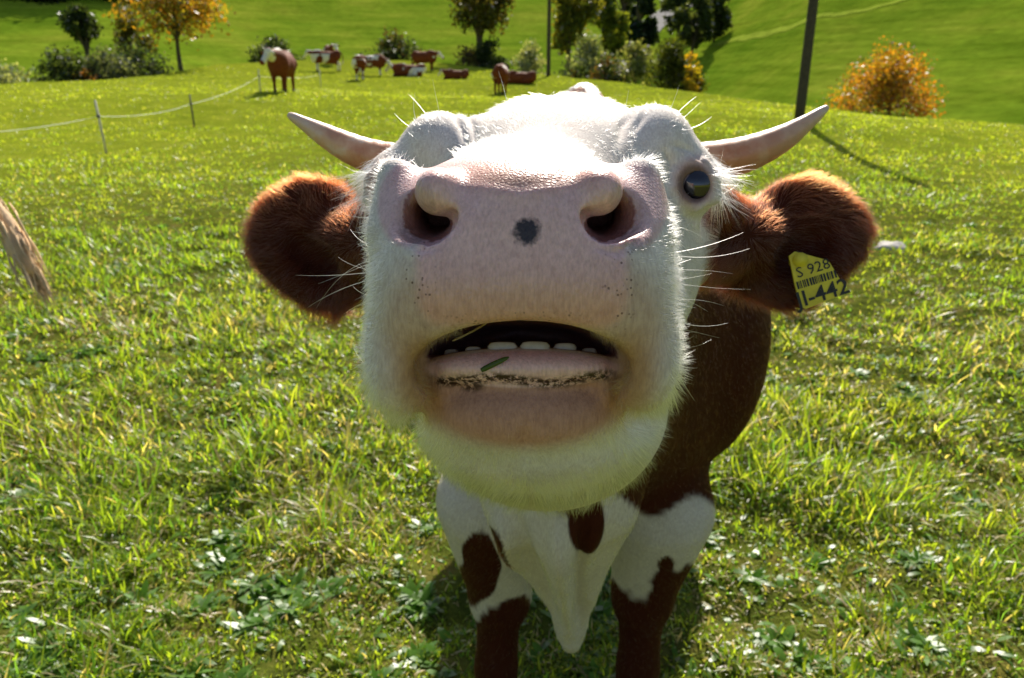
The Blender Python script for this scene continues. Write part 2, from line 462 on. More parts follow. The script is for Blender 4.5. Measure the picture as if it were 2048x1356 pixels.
def put(name, label, cat, u, off, top_v, half_px, cols, r=None, base_v=None, **kw):
    """a tree standing `off` metres behind the brow of the pasture in the direction u"""
    rr = r if r else float(crest_r(az_of(u))) + off
    b = on_ground(u, rr)
    if base_v: b = np.array([b[0], b[1], max(float(terrain(b[0], b[1])), -50)])
    h = z_at(u, top_v, rr) - b[2]
    D = rr * 0.93
    return tree(name, label, cat, b, h, half_px / FPX * D, cols, **kw)
GH = 'trees and bushes along the brow of the pasture'
put('fruit_tree', 'small dark green fruit tree on a thin trunk, left of the orange tree', 'tree', 178, 9, 18, 40, DG, n=2600, trunk_h=0.74, leaf=0.13, seed=3)
put('fruit_tree', 'large orange and yellow autumn fruit tree with a bare dark trunk', 'tree', 365, 3, -40, 112, OR + [(0.24, 0.19, 0.03), (0.17, 0.16, 0.03)], n=3600, trunk_h=0.46, leaf=0.15, seed=4, sparse=True, trunk_r=0.17)
put('fruit_tree', 'slender brownish green tree half hidden behind the orange tree', 'tree', 268, 10, 8, 38, [(0.08, 0.075, 0.02), (0.05, 0.06, 0.02)], n=1800, trunk_h=0.4, leaf=0.14, seed=5, sparse=True)
put('bush', 'low dark green bush under the small dark tree', 'bush', 122, 2, 112, 52, DG, n=2600, trunk_h=0.0, leaf=0.1, seed=6, shape='bush')
put('bush', 'grey green bush between the dark bush and the orange tree', 'bush', 205, 2.2, 112, 50, GG, n=2400, trunk_h=0.0, leaf=0.1, seed=7, shape='bush')
put('bush', 'wide grey green bush in front of the orange tree', 'bush', 272, 2.2, 95, 62, [c for c in GG[:2]] + DG[:2], n=3200, trunk_h=0.0, leaf=0.1, seed=8, shape='bush')
put('bush', 'small reddish brown bush between two grey green bushes', 'bush', 160, 1.2, 140, 18, OR[:1] + [(0.12, 0.07, 0.03)], n=700, trunk_h=0.0, leaf=0.07, seed=9, shape='bush')
put('bush', 'pale silvery bush alone at the far end of the bush row', 'bush', 5, 1.2, 138, 40, SL, n=1300, trunk_h=0.0, leaf=0.09, seed=10, shape='bush')
put('bush', 'dark rounded bush behind the brown cow facing us', 'bush', 550, 3, 80, 42, DG + GG[:1], n=2600, trunk_h=0.0, leaf=0.14, seed=12, shape='bush')
put('bush', 'dark rounded bush behind the standing white and brown pair', 'bush', 785, 3, 72, 48, DG + [(0.07, 0.06, 0.03)], n=2800, trunk_h=0.0, leaf=0.15, seed=13, shape='bush')
put('broadleaf_tree', 'tall dark green tree with a thick pale trunk on the brow', 'tree', 955, 5, -60, 78, [(0.05, 0.055, 0.016), (0.085, 0.07, 0.02), (0.035, 0.045, 0.014)], n=4200, trunk_h=0.45, leaf=0.18, seed=14, sparse=True, trunk_r=0.35)
put('bush', 'dark bush at the foot of the tall dark tree', 'bush', 985, 3, 72, 34, DG, n=2200, trunk_h=0.0, leaf=0.14, seed=15, shape='bush')
put('bush', 'brown bare twiggy bush under the tall dark tree', 'bush', 940, 3, 95, 36, [(0.09, 0.075, 0.045), (0.06, 0.055, 0.03)], n=1600, trunk_h=0.0, leaf=0.12, seed=16, shape='bush')
put('bush', 'silvery willow bush beside the thin far pole', 'bush', 1068, 4, 75, 36, SL, n=2200, trunk_h=0.0, leaf=0.12, seed=17, shape='bush')
put('bush', 'tall silvery willow bush under the olive trees', 'bush', 1182, 4, 66, 52, SL + GG[:1], n=3200, trunk_h=0.0, leaf=0.12, seed=18, shape='bush')
put('bush', 'dark brown green thicket at the foot of the willow bush', 'bush', 1205, 2, 112, 46, DG + [(0.08, 0.05, 0.02)], n=2200, trunk_h=0.0, leaf=0.11, seed=19, shape='bush')
put('broadleaf_tree', 'olive and yellow tree with twin trunks behind the far pole', 'tree', 1135, 10, -60, 62, OL, n=3600, trunk_h=0.42, leaf=0.2, seed=20, sparse=True)
put('broadleaf_tree', 'green tree behind the silvery willow bush', 'tree', 1215, 16, -40, 42, [(0.07, 0.1, 0.02), (0.1, 0.12, 0.02)], n=3200, trunk_h=0.2, leaf=0.2, seed=21)
put('conifer_tree', 'very dark conifer beside the road in the valley', 'tree', 1282, 42, -90, 46, [(0.012, 0.024, 0.012), (0.018, 0.03, 0.014)], n=5000, trunk_h=0.08, leaf=0.3, seed=22, shape='cone')
put('bush', 'light green bush beside the dark yellow edged bush', 'bush', 1272, 4, 70, 44, [(0.13, 0.16, 0.06), (0.09, 0.11, 0.04), (0.18, 0.19, 0.11)], n=2600, trunk_h=0.0, leaf=0.12, seed=23, shape='bush')
put('bush', 'big dark green bush turning yellow at its edge', 'bush', 1345, 3, 74, 52, [(0.045, 0.06, 0.012), (0.07, 0.08, 0.014), (0.03, 0.04, 0.01)], n=4200, trunk_h=0.0, leaf=0.11, seed=24, shape='bush')
put('bush', 'bright yellow autumn bush beside the big dark bush', 'bush', 1384, 3.2, 88, 22, [(0.36, 0.22, 0.015), (0.28, 0.22, 0.02)], n=900, trunk_h=0.0, leaf=0.11, seed=25, shape='bush')
put('orange_bush', 'wide orange autumn bush on the right hillside behind the dark pole', 'bush', 1790, 2.0, 88, 86, OR + [(0.30, 0.13, 0.02)], n=9000, trunk_h=0.0, leaf=0.065, seed=26, shape='bush', sparse=True)
for k, (u, off, tv, hw) in enumerate(((1385, 50, -30, 40), (1425, 58, -28, 34), (1350, 66, -60, 36), (1240, 60, -80, 40))):
    put('broadleaf_tree', ['dark tree at the upper end of the valley road', 'dark tree closing the hedge where the right meadow begins', 'tall dark tree behind the valley road', 'tall dark green tree behind the conifer'][k], 'tree', u, off, tv, hw,
        [(0.03, 0.045, 0.015), (0.05, 0.065, 0.03)], n=2600, trunk_h=0.05, leaf=0.3, seed=30 + k)
for k, u in enumerate((-20, 40, 95, 150, 205, 255, 560, 620)):
    pass
# dark wood along the top of the left hill: reads as one mass
def wood():
    rng = np.random.default_rng(5); c = []; rad = []
    for u in np.arange(-160, 285, 14):
        h = hit(u, 4 + 5 * math.sin(u * 0.03), 60)
        if h is None: continue
        for k in range(6):
            c.append(h + np.array([rng.normal(0, 1.2), rng.uniform(1, 10), 1.2 + 2.2 * k])); rad.append(2.6)
    V, F, L, C = leaf_cloud(c, rad, 26000, 0.42, [(0.012, 0.022, 0.010), (0.02, 0.03, 0.012)], rng, 0.2)
    tag(mesh_np('wood', V, F, L, MAT['leaf'], None, C, smooth_sh=False), 'dark far wood along the top of the left hill', 'wood', kind='stuff')
wood()
# valley road
def road():
    px = [(1228, 150), (1245, 118), (1268, 86), (1300, 52), (1345, 22), (1400, -6)]
    pts = [hit(u, v, 30) for u, v in px]; pts = np.array([p for p in pts if p is not None])
    pts = spline(pts, 60); T = np.gradient(pts, axis=0); S = np.stack([T[:, 1], -T[:, 0], 0 * T[:, 0]], -1); S /= np.linalg.norm(S, axis=1, keepdims=True)
    V = []
    for f in (-1, -0.33, 0.33, 1):
        q = pts + S * 2.6 * f; q[:, 2] = terrain(q[:, 0], q[:, 1]) + 0.12; V.append(q)
    V = np.stack(V, 1).reshape(-1, 3); F = []
    for i in range(59):
        for j in range(3): F += [i * 4 + j, i * 4 + j + 1, i * 4 + j + 5, i * 4 + j + 4]
    tag(mesh_np('road', V, F, np.full(len(F) // 4, 4), MAT['road']), 'grey road climbing the valley', kind='structure')
road()

MAT['track'] = simple_mat('worn_turf_track', (0.155, 0.205, 0.022), 1.0, 1.5, 0.3, 0.2, spec=0.0)
def track():
    px = [(1425, 92), (1500, 74), (1590, 52), (1690, 28), (1800, 2), (1900, -24)]
    pts = np.array([p for p in (hit(u, v, 30) for u, v in px) if p is not None])
    pts = spline(pts, 50); T = np.gradient(pts, axis=0); S = np.stack([T[:, 1], -T[:, 0], 0 * T[:, 0]], -1); S /= np.linalg.norm(S, axis=1, keepdims=True)
    V = []
    for k_, f in enumerate((-1, 0, 1)):
        q = pts + S * 0.5 * f * (1 + 0.3 * np.sin(np.arange(50) * 1.3 + k_))[:, None]; q[:, 2] = terrain(q[:, 0], q[:, 1]) + 0.05; V.append(q)
    V = np.stack(V, 1).reshape(-1, 3); F = []
    for i in range(49):
        for j in range(2): F += [i * 3 + j, i * 3 + j + 1, i * 3 + j + 4, i * 3 + j + 3]
    tag(mesh_np('path', V, F, np.full(len(F) // 4, 4), MAT['track']), 'faint worn track across the right hillside', kind='structure')
track()

# ------------------------------------------------------------------ poles, fence, stone
def pole(base, height, r, label, lean=(0, 0)):
    o = empty('utility_pole', tuple(base)); tag(o, label, 'pole')
    pts = np.array([[lean[0] * t, lean[1] * t, -0.3 + (height + 0.3) * t] for t in np.linspace(0, 1, 12)])
    V, F, L = tube(pts, np.linspace(r, r * 0.72, 12), 14); mesh_np('shaft', V, F, L, MAT['pole'], o)
    z = height - 0.6
    V, F, L = tube([(lean[0] - 0.8, 0, z), (lean[0] + 0.8, 0, z)], [0.05, 0.05], 8); mesh_np('cross_arm', V, F, L, MAT['pole'], o)
    for sx in (-0.7, 0.7):
        V, F, L = tube([(lean[0] + sx, 0, z + 0.05), (lean[0] + sx, 0, z + 0.12), (lean[0] + sx, 0, z + 0.2)], [0.02, 0.045, 0.03], 8); mesh_np('insulator', V, F, L, MAT['post_w'], o)
    return o
b = P(1598, 238, 19); b[2] = float(terrain(b[0], b[1]))
pole(b, 7.5, 0.125, 'dark wooden pole standing in the pasture beside the orange bush', (0.06, 0))
b = on_ground(1097, float(crest_r(az_of(1097))) - 2)
pole(b, 8.0, 0.14, 'thin dark pole on the brow of the pasture by the willow bushes')
def fence():
    f = empty('electric_fence', tuple(P(213, 305, 15.6))); tag(f, 'low electric fence of thin posts and pale tape crossing the pasture', 'fence')
    base0 = np.array(f.location)
    spec = [(-190, 400, 11.5, 1.0, 'post_w', 0), (213, 305, 15.6, 1.02, 'post_w', -0.06), (389, 255, 20.0, 0.80, 'post_d', -0.02), (521, 183, 27, 0.75, 'post_w', 0), (640, 152, 38, 0.8, 'post_w', 0)]
    tops = []
    for u, v, D, h, m, ln in spec:
        q = P(u, v, D); q[2] = float(terrain(q[0], q[1])); q = q - base0
        V, F, L = tube([q + (0, 0, -0.1), q + (ln * .5, 0, h * 0.5), q + (ln, 0, h)], [0.026, 0.024, 0.02], 8)
        mesh_np('post', V, F, L, MAT[m], f)
        V, F, L = tube([q + (ln * .7, -0.03, h * 0.70), q + (ln * .7, 0.03, h * 0.70)], [0.035, 0.035], 8); mesh_np('insulator', V, F, L, MAT['post_d'], f)
        tops.append(q + np.array([ln * .7, 0, h * 0.70]))
    tops = np.array(tops); pts = []
    for i in range(len(tops) - 1):
        for t in np.linspace(0, 1, 12, endpoint=False):
            p = tops[i] * (1 - t) + tops[i + 1] * t; p[2] -= 0.10 * 4 * t * (1 - t); pts.append(p)
    pts.append(tops[-1])
    V, F, L = tube(pts, np.full(len(pts), 0.005), 5); mesh_np('tape', V, F, L, MAT['tape'], f)
fence()
def stone():
    q = P(1785, 500, 6.7); q[2] = float(terrain(q[0], q[1]))
    rng = np.random.default_rng(3); V = []; F = []; L = []
    nu, nv = 18, 9
    for i in range(nv + 1):
        for j in range(nu):
            a = 2 * math.pi * j / nu; e = math.pi * i / nv
            p = np.array([math.sin(e) * math.cos(a), math.sin(e) * math.sin(a), math.cos(e)])
            w = 1 + 0.9 * (noise2(np.array([p[0] * 2 + 5]), np.array([p[1] * 2 + p[2] + 9]))[0] - 0.5)
            V.append(p * w * np.array([0.12, 0.11, 0.06]) + np.array([0, 0, 0.02]))
    for i in range(nv):
        for j in range(nu):
            F += [i * nu + j, i * nu + (j + 1) % nu, (i + 1) * nu + (j + 1) % nu, (i + 1) * nu + j]; L.append(4)
    o = mesh_np('stone', V, F, L, MAT['stone']); o.location = q
    tag(o, 'flat pale grey stone lying in the grass', 'stone')
stone()

# ------------------------------------------------------------------ solid modelling on a grid: blend shapes, then skin them as ONE mesh
class Field:
    def __init__(s, xs, ys, zs):
        s.ax = [np.asarray(a, np.float32) for a in (xs, ys, zs)]
        s.v = np.full([len(a) for a in s.ax], 0.5, np.float32)
    def box(s, lo, hi):
        sl = []
        for a, l, h in zip(s.ax, lo, hi):
            i0 = max(0, int(np.searchsorted(a, l)) - 1); i1 = min(len(a), int(np.searchsorted(a, h)) + 1)
            sl.append(slice(i0, max(i1, i0 + 1)))
        g = np.meshgrid(*[a[q] for a, q in zip(s.ax, sl)], indexing='ij')
        return tuple(sl), g
    def op(s, d, sl, k, mode):
        a = s.v[sl]
        if mode == 'sub':
            d = -d
            h = np.clip(k - np.abs(a - d), 0, None) / k if k > 0 else 0
            s.v[sl] = np.maximum(a, d) + h * h * k * 0.25
        else:
            h = np.clip(k - np.abs(a - d), 0, None) / k if k > 0 else 0
            s.v[sl] = np.minimum(a, d) - h * h * k * 0.25
    def ell(s, c, r, M=None, k=0.02, mode='add'):
        c = np.asarray(c, float); r = np.asarray(r, float); R = r.max() + k * 1.2 + 0.01
        M = np.eye(3) if M is None else np.asarray(M)      # rows = axes
        ext = np.abs(M.T) @ r + k * 1.2 + 0.012
        sl, (X, Y, Z) = s.box(c - ext, c + ext)
        q = [X - c[0], Y - c[1], Z - c[2]]
        l = [(M[i][0] * q[0] + M[i][1] * q[1] + M[i][2] * q[2]) / r[i] for i in range(3)]
        k0 = np.sqrt(l[0] ** 2 + l[1] ** 2 + l[2] ** 2) + 1e-9
        k1 = np.sqrt((l[0] / r[0]) ** 2 + (l[1] / r[1]) ** 2 + (l[2] / r[2]) ** 2) + 1e-9
        s.op((k0 * (k0 - 1) / k1).astype(np.float32), sl, k, mode)
    def cone(s, a, b, ra, rb, k=0.02, mode='add', squash=None):
        a = np.asarray(a, float); b = np.asarray(b, float); R = max(ra, rb) * (1.5 if squash is not None else 1) + k * 1.2 + 0.012
        sl, (X, Y, Z) = s.box(np.minimum(a, b) - R, np.maximum(a, b) + R)
        ab = b - a; L2 = ab @ ab
        t = np.clip(((X - a[0]) * ab[0] + (Y - a[1]) * ab[1] + (Z - a[2]) * ab[2]) / L2, 0, 1)
        sx, sy, sz = (1, 1, 1) if squash is None else squash
        d = np.sqrt(((X - a[0] - ab[0] * t) * sx) ** 2 + ((Y - a[1] - ab[1] * t) * sy) ** 2 + ((Z - a[2] - ab[2] * t) * sz) ** 2) - (ra + (rb - ra) * t)
        s.op(d.astype(np.float32), sl, k, mode)
    def rbox(s, c, h, rad, M, k=0.01, mode='add'):
        c = np.asarray(c, float); h = np.asarray(h, float); M = np.asarray(M)
        ext = np.abs(M.T) @ (h + rad) + k * 1.2 + 0.012
        sl, (X, Y, Z) = s.box(c - ext, c + ext)
        q = [X - c[0], Y - c[1], Z - c[2]]
        l = [np.abs(M[i][0] * q[0] + M[i][1] * q[1] + M[i][2] * q[2]) - h[i] for i in range(3)]
        d = np.sqrt(sum(np.maximum(x, 0) ** 2 for x in l)) + np.minimum(np.maximum(np.maximum(l[0], l[1]), l[2]), 0) - rad
        s.op(d.astype(np.float32), sl, k, mode)
    def mesh(s, iters=1):
        v = s.v; ins = v < 0
        nx, ny, nz = v.shape
        cnt = np.zeros((nx - 1, ny - 1, nz - 1), np.int8)
        for i in (0, 1):
            for j in (0, 1):
                for l in (0, 1):
                    cnt += ins[i:nx - 1 + i, j:ny - 1 + j, l:nz - 1 + l]
        act = (cnt > 0) & (cnt < 8)
        I = np.argwhere(act)
        vid = np.full(act.shape, -1, np.int32); vid[act] = np.arange(len(I))
        acc = np.zeros((len(I), 3)); num = np.zeros(len(I))
        A = s.ax
        def pos(c): return np.stack([A[0][I[:, 0] + c[0]], A[1][I[:, 1] + c[1]], A[2][I[:, 2] + c[2]]], -1)
        def val(c): return v[I[:, 0] + c[0], I[:, 1] + c[1], I[:, 2] + c[2]]
        cs = [(i, j, l) for i in (0, 1) for j in (0, 1) for l in (0, 1)]
        for c in cs:
            for ax in range(3):
                if c[ax]: continue
                e = list(c); e[ax] = 1
                va, vb = val(c), val(e); m = (va < 0) != (vb < 0)
                t = np.where(m, va / np.where(m, va - vb, 1), 0)
                p = pos(c) * (1 - t)[:, None] + pos(e) * t[:, None]
                acc += p * m[:, None]; num += m
        V = acc / num[:, None]
        Q = []
        for ax in range(3):
            o1, o2 = [(1, 2), (2, 0), (0, 1)][ax]
            a = ins[tuple(slice(0, -1) if d == ax else slice(None) for d in range(3))]
            b_ = ins[tuple(slice(1, None) if d == ax else slice(None) for d in range(3))]
            E = np.argwhere(a != b_)
            for o in (o1, o2): E = E[(E[:, o] > 0) & (E[:, o] < v.shape[o] - 1)]
            fl = ins[E[:, 0], E[:, 1], E[:, 2]]
            def cell(d1, d2):
                e = E.copy(); e[:, o1] -= d1; e[:, o2] -= d2
                return vid[e[:, 0], e[:, 1], e[:, 2]]
            q = np.stack([cell(1, 1), cell(0, 1), cell(0, 0), cell(1, 0)], -1)
            q[~fl] = q[~fl][:, ::-1]
            Q.append(q)
        Q = np.concatenate(Q)
        Q = Q[(Q >= 0).all(1)]
        for _ in range(iters):
            S = np.zeros_like(V); n = np.zeros(len(V))
            for a_, b2 in ((0, 1), (1, 2), (2, 3), (3, 0)):
                np.add.at(S, Q[:, a_], V[Q[:, b2]]); np.add.at(n, Q[:, a_], 1)
                np.add.at(S, Q[:, b2], V[Q[:, a_]]); np.add.at(n, Q[:, b2], 1)
            V = V * 0.5 + S / np.maximum(n, 1)[:, None] * 0.5
        return V, Q
def vnormals(V, Q):
    n = np.cross(V[Q[:, 2]] - V[Q[:, 0]], V[Q[:, 3]] - V[Q[:, 1]])
    out = np.zeros_like(V)
    for i in range(4): np.add.at(out, Q[:, i], n)
    return out / (np.linalg.norm(out, axis=1, keepdims=True) + 1e-12)

# ------------------------------------------------------------------ far cattle
m, nt, out = newmat('cattle_coat')
b = N(nt, 'ShaderNodeBsdfPrincipled'); b.inputs['Roughness'].default_value = 0.75; b.inputs['Specular IOR Level'].default_value = 0.12
cc = mixrgb(nt, 1.0, attr(nt, 'Col').outputs['Color'], ramp(nt, noise_tex(nt, 14, 5), [(0.3, (0.7, 0.7, 0.7)), (0.7, (1.15, 1.15, 1.15))]), 'MULTIPLY')
nt.links.new(cc, b.inputs['Base Color']); nt.links.new(bump(nt, noise_tex(nt, 60, 4), 0.3, 0.01), b.inputs['Normal']); nt.links.new(b.outputs[0], out.inputs[0])
MAT['coat'] = m
MAT['horn_far'] = simple_mat('pale_horn', (0.5, 0.42, 0.32), 0.5, 20, 0.25)
BROWN = np.array([0.125, 0.030, 0.009]); WHITE = np.array([0.62, 0.58, 0.52])
def cow_shape(pose='stand', head=(0.0, 0.0), scale_len=1.0):
    """generic cow facing +Y, feet on z=0 (lying: belly on z=0). head=(turn, drop)"""
    h = 0.02 if pose != 'stand_fine' else 0.018
    f = Field(np.arange(-0.75, 0.75, h), np.arange(-1.35, 1.75, h * 1.2), np.arange(-0.05, 1.75, h))
    dz = 0.0 if pose != 'lie' else -0.62
    f.ell((0, -0.1, 0.90 + dz), (0.42, 0.82, 0.41), k=0.1); f.ell((0, 0.52, 0.93 + dz), (0.34, 0.40, 0.42), k=0.12)
    f.ell((0, -0.75, 1.03 + dz), (0.30, 0.34, 0.32), k=0.12); f.ell((0, 0.42, 1.28 + dz), (0.10, 0.28, 0.13), k=0.1)
    f.ell((0, -0.85, 1.27 + dz), (0.12, 0.2, 0.08), k=0.08); f.ell((0, 0.78, 0.78 + dz), (0.13, 0.16, 0.22), k=0.1)
    turn, drop = head
    hb = np.array([math.sin(turn) * 0.45, 0.74 + math.cos(turn) * 0.42, 1.24 - drop + dz])
    f.cone((0, 0.58, 1.06 + dz), hb, 0.29, 0.15, k=0.12, squash=(1.1, 1, 1))
    d = np.array([math.sin(turn * 1.6), math.cos(turn * 1.6), -0.95]); d /= np.linalg.norm(d)
    mz = hb + d * 0.42
    f.ell(hb + (0, 0, 0.02), (0.125, 0.13, 0.13), k=0.05); f.cone(hb, mz, 0.12, 0.085, k=0.05); f.ell(mz, (0.10, 0.09, 0.085), k=0.03)
    sd = np.array([d[1], -d[0], 0]); sd /= np.linalg.norm(sd)
    for s_ in (-1, 1):
        e = hb + sd * s_ * 0.12 + (0, 0, 0.04); f.cone(e, e + sd * s_ * 0.17 + np.array([0, 0, -0.05]), 0.03, 0.05, k=0.03, squash=(1, 1.4, 1))
    if pose != 'lie':
        for s_ in (-1, 1):
            sh = 0.06 * s_
            f.cone((0.20 * s_, 0.55, 0.85), (0.17 * s_, 0.55 + sh, 0.42), 0.13, 0.068, k=0.08); f.cone((0.17 * s_, 0.55 + sh, 0.42), (0.16 * s_, 0.57 + sh, 0.06), 0.058, 0.05, k=0.03)
            f.ell((0.16 * s_, 0.59 + sh, 0.045), (0.062, 0.078, 0.05), k=0.02)
            f.cone((0.20 * s_, -0.78, 0.90), (0.20 * s_, -0.66 - sh, 0.62), 0.20, 0.10, k=0.08); f.cone((0.20 * s_, -0.66 - sh, 0.64), (0.18 * s_, -0.92 - sh, 0.46), 0.10, 0.06, k=0.06)
            f.cone((0.18 * s_, -0.92 - sh, 0.46), (0.18 * s_, -0.88 - sh, 0.06), 0.058, 0.048, k=0.03); f.ell((0.18 * s_, -0.85 - sh, 0.045), (0.06, 0.078, 0.05), k=0.02)
        f.ell((0, -0.62, 0.60), (0.15, 0.18, 0.13), k=0.06)
        tail = [] if pose == 'stand_fine' else spline([(0, -1.06, 1.24), (0.02, -1.18, 1.1), (0.03, -1.19, 0.8), (0.02, -1.17, 0.5)], 7)
        for i in range(6 if len(tail) else 0): f.cone(tail[i], tail[i + 1], 0.03, 0.024 if i < 4 else 0.05, k=0.03)
    else:
        for s_ in (-1, 1):
            f.cone((0.24 * s_, 0.55, 0.2), (0.30 * s_, 0.95, 0.07), 0.12, 0.06, k=0.06); f.cone((0.30 * s_, 0.95, 0.07), (0.26 * s_, 0.65, 0.05), 0.055, 0.045, k=0.03)
            f.cone((0.30 * s_, -0.75, 0.28), (0.44 * s_, -0.35, 0.12), 0.2, 0.10, k=0.08); f.cone((0.44 * s_, -0.35, 0.10), (0.46 * s_, -0.75, 0.06), 0.07, 0.05, k=0.04)
    V, Q = f.mesh(2)
    return V, Q, hb, d, sd
def pattern(V, hb, seed, white=0.45, face=True, dz=0.0, legs=True):
    """red-brown and white patches with ragged edges, white face"""
    n = noise3(V + seed * 3.7, 2.3) + 0.25 * (noise3(V + seed, 9.0) - 0.5)
    w = smooth(0.5 + (0.5 - white) * 0.5 - 0.015, 0.5 + (0.5 - white) * 0.5 + 0.015, n)
    if face: w = np.maximum(w, smooth(0.30, 0.27, np.linalg.norm(V - hb - np.array([0, 0.1, -0.15]), axis=1)))
    ears = (np.abs(V[:, 2] - hb[2]) < 0.1) & (np.linalg.norm((V - hb)[:, :2], axis=1) > 0.16) & (V[:, 1] < hb[1] + 0.08) & (V[:, 2] > hb[2] - 0.1)
    w = np.where(ears, 0, w)
    C = BROWN * (1 - w)[:, None] + WHITE * w[:, None]
    return np.where((V[:, 2] < 0.09)[:, None] & legs, np.array([0.06, 0.05, 0.04]), C)
SHAPES = {}
def far_cow(label, u, v, D, heading, seed, white=0.4, pose='stand', head=(0.0, 0.0), scale=1.0, group='cattle grazing on the far pasture', loc=None, horns=True):
    key = (pose, head)
    if key not in SHAPES: SHAPES[key] = cow_shape(pose, head)
    V, Q, hb, d, sd = SHAPES[key]
    C = pattern(V, hb, seed, white, legs=(pose != 'lie'))
    o = mesh_np('cow', V, Q.ravel(), np.full(len(Q), 4), MAT['coat'], None, C)
    q = P(u, v, D) if loc is None else np.array(loc); q[2] = float(terrain(q[0], q[1]))
    o.location = q; o.rotation_euler = (0, 0, heading); o.scale = (scale,) * 3
    tag(o, label, 'cow', group)
    if horns:
        for s_ in (-1, 1):
            e = hb + sd * s_ * 0.09 + np.array([0, 0, 0.10])
            V2, F2, L2 = tube(spline([e, e + sd * s_ * 0.10 + (0, 0, 0.03), e + sd * s_ * 0.17 + (0, 0, 0.13)], 6), np.linspace(0.028, 0.006, 6), 7)
            mesh_np('horn', V2, F2, L2, MAT['horn_far'], o)
    return o
PI = math.pi
far_cow('red brown cow walking towards us, white face turned aside', 568, 186, 28, PI + 0.08, 2, 0.10, head=(0.35, 0.0), scale=1.05)
far_cow('white and brown cow standing broadside in front of a brown one', 652, 143, 51, PI / 2 + 0.1, 5, 0.62, head=(0.3, 0.0), scale=0.95)
far_cow('brown cow half hidden behind the broadside white and brown cow', 664, 134, 56, -PI + 0.5, 8, 0.30)
far_cow('white rumped cow standing end on beside a brown cow', 720, 162, 45, 0.2, 4, 0.66)
far_cow('brown cow standing broadside behind the white rumped cow', 746, 156, 49, -PI / 2 - 0.3, 11, 0.15, head=(0.0, 0.35), scale=0.92)
far_cow('white and dark patched cow lying next to the standing brown cow', 818, 151, 49, PI / 2 + 0.1, 6, 0.52, pose='lie', head=(0.3, 0.0))
far_cow('brown cow standing behind the lying patched cow', 851, 143, 54, -PI / 2 - 0.5, 14, 0.12, head=(-0.2, 0.1), scale=0.95)
far_cow('small brown calf lying alone with its head to the left', 912, 158, 46, PI / 2, 17, 0.12, pose='lie', head=(0.3, 0.0), scale=0.72, horns=False)
far_cow('brown cow with white back standing rump towards us', 1002, 189, 38, -0.1, 19, 0.22, head=(0.0, 0.6), scale=1.0)
far_cow('dark brown cow lying beside the cow that shows its rump', 1040, 166, 42, PI / 2 - 0.3, 23, 0.08, pose='lie', head=(0.0, 0.55), scale=0.85, horns=False)
# neighbour whose tail swings into the picture
nb = far_cow('pale tailed brown cow standing close by, tail swung out sideways', 0, 0, 0, PI / 2, 29, 0.3, pose='stand_fine', loc=(-3.30, 2.72, 0), group=None)
def neighbour_tail():
    o = nb; Mi = Matrix.Translation(o.location) @ o.rotation_euler.to_matrix().to_4x4(); Mi.invert()
    px = [(-200, 215, 2.62), (-130, 275, 2.61), (-60, 345, 2.6), (5, 432, 2.6), (40, 500, 2.6), (70, 552, 2.6)]
    pts = spline([np.array((0, -0.98, 1.24))] + [np.array(Mi @ Vector(P(*p))) for p in px], 26)
    rad = np.interp(np.linspace(0, 1, 26), [0, .60, .70, .79, .88, .95, 1], [.040, .022, .024, .036, .030, .022, .004])
    rad = rad * (1 + 0.12 * np.sin(np.arange(26) * 1.9))
    V, F, L = tube(pts, rad, 12)
    sp_ = Soup(); rg = np.random.default_rng(4)
    for k in range(130):
        i = rg.integers(14, 23); d = pts[min(25, i + 3)] - pts[i]; d /= np.linalg.norm(d); o0 = pts[i] + rg.normal(0, 0.016, 3)
        q = [o0 + d * L_ + rg.normal(0, 0.006, 3) * (L_ > 0) for L_ in (0, 0.05, 0.10, 0.15 + 0.05 * rg.random())]
        sp_.add(*tube(spline(q, 5), [0.003, 0.004, 0.003, 0.002, 0.0006], 4))
    sp_.build('tail_switch', MAT['coat'], o, np.tile(np.array([[0.70, 0.50, 0.29]]), (sp_.n, 1)))
    t = np.repeat(np.linspace(0, 1, 26), 12)[:, None]
    C = np.array([0.50, 0.36, 0.22]) * (1 - t) + np.array([0.66, 0.46, 0.27]) * t
    mesh_np('tail', V, F, L, MAT['coat'], o, C)
neighbour_tail()

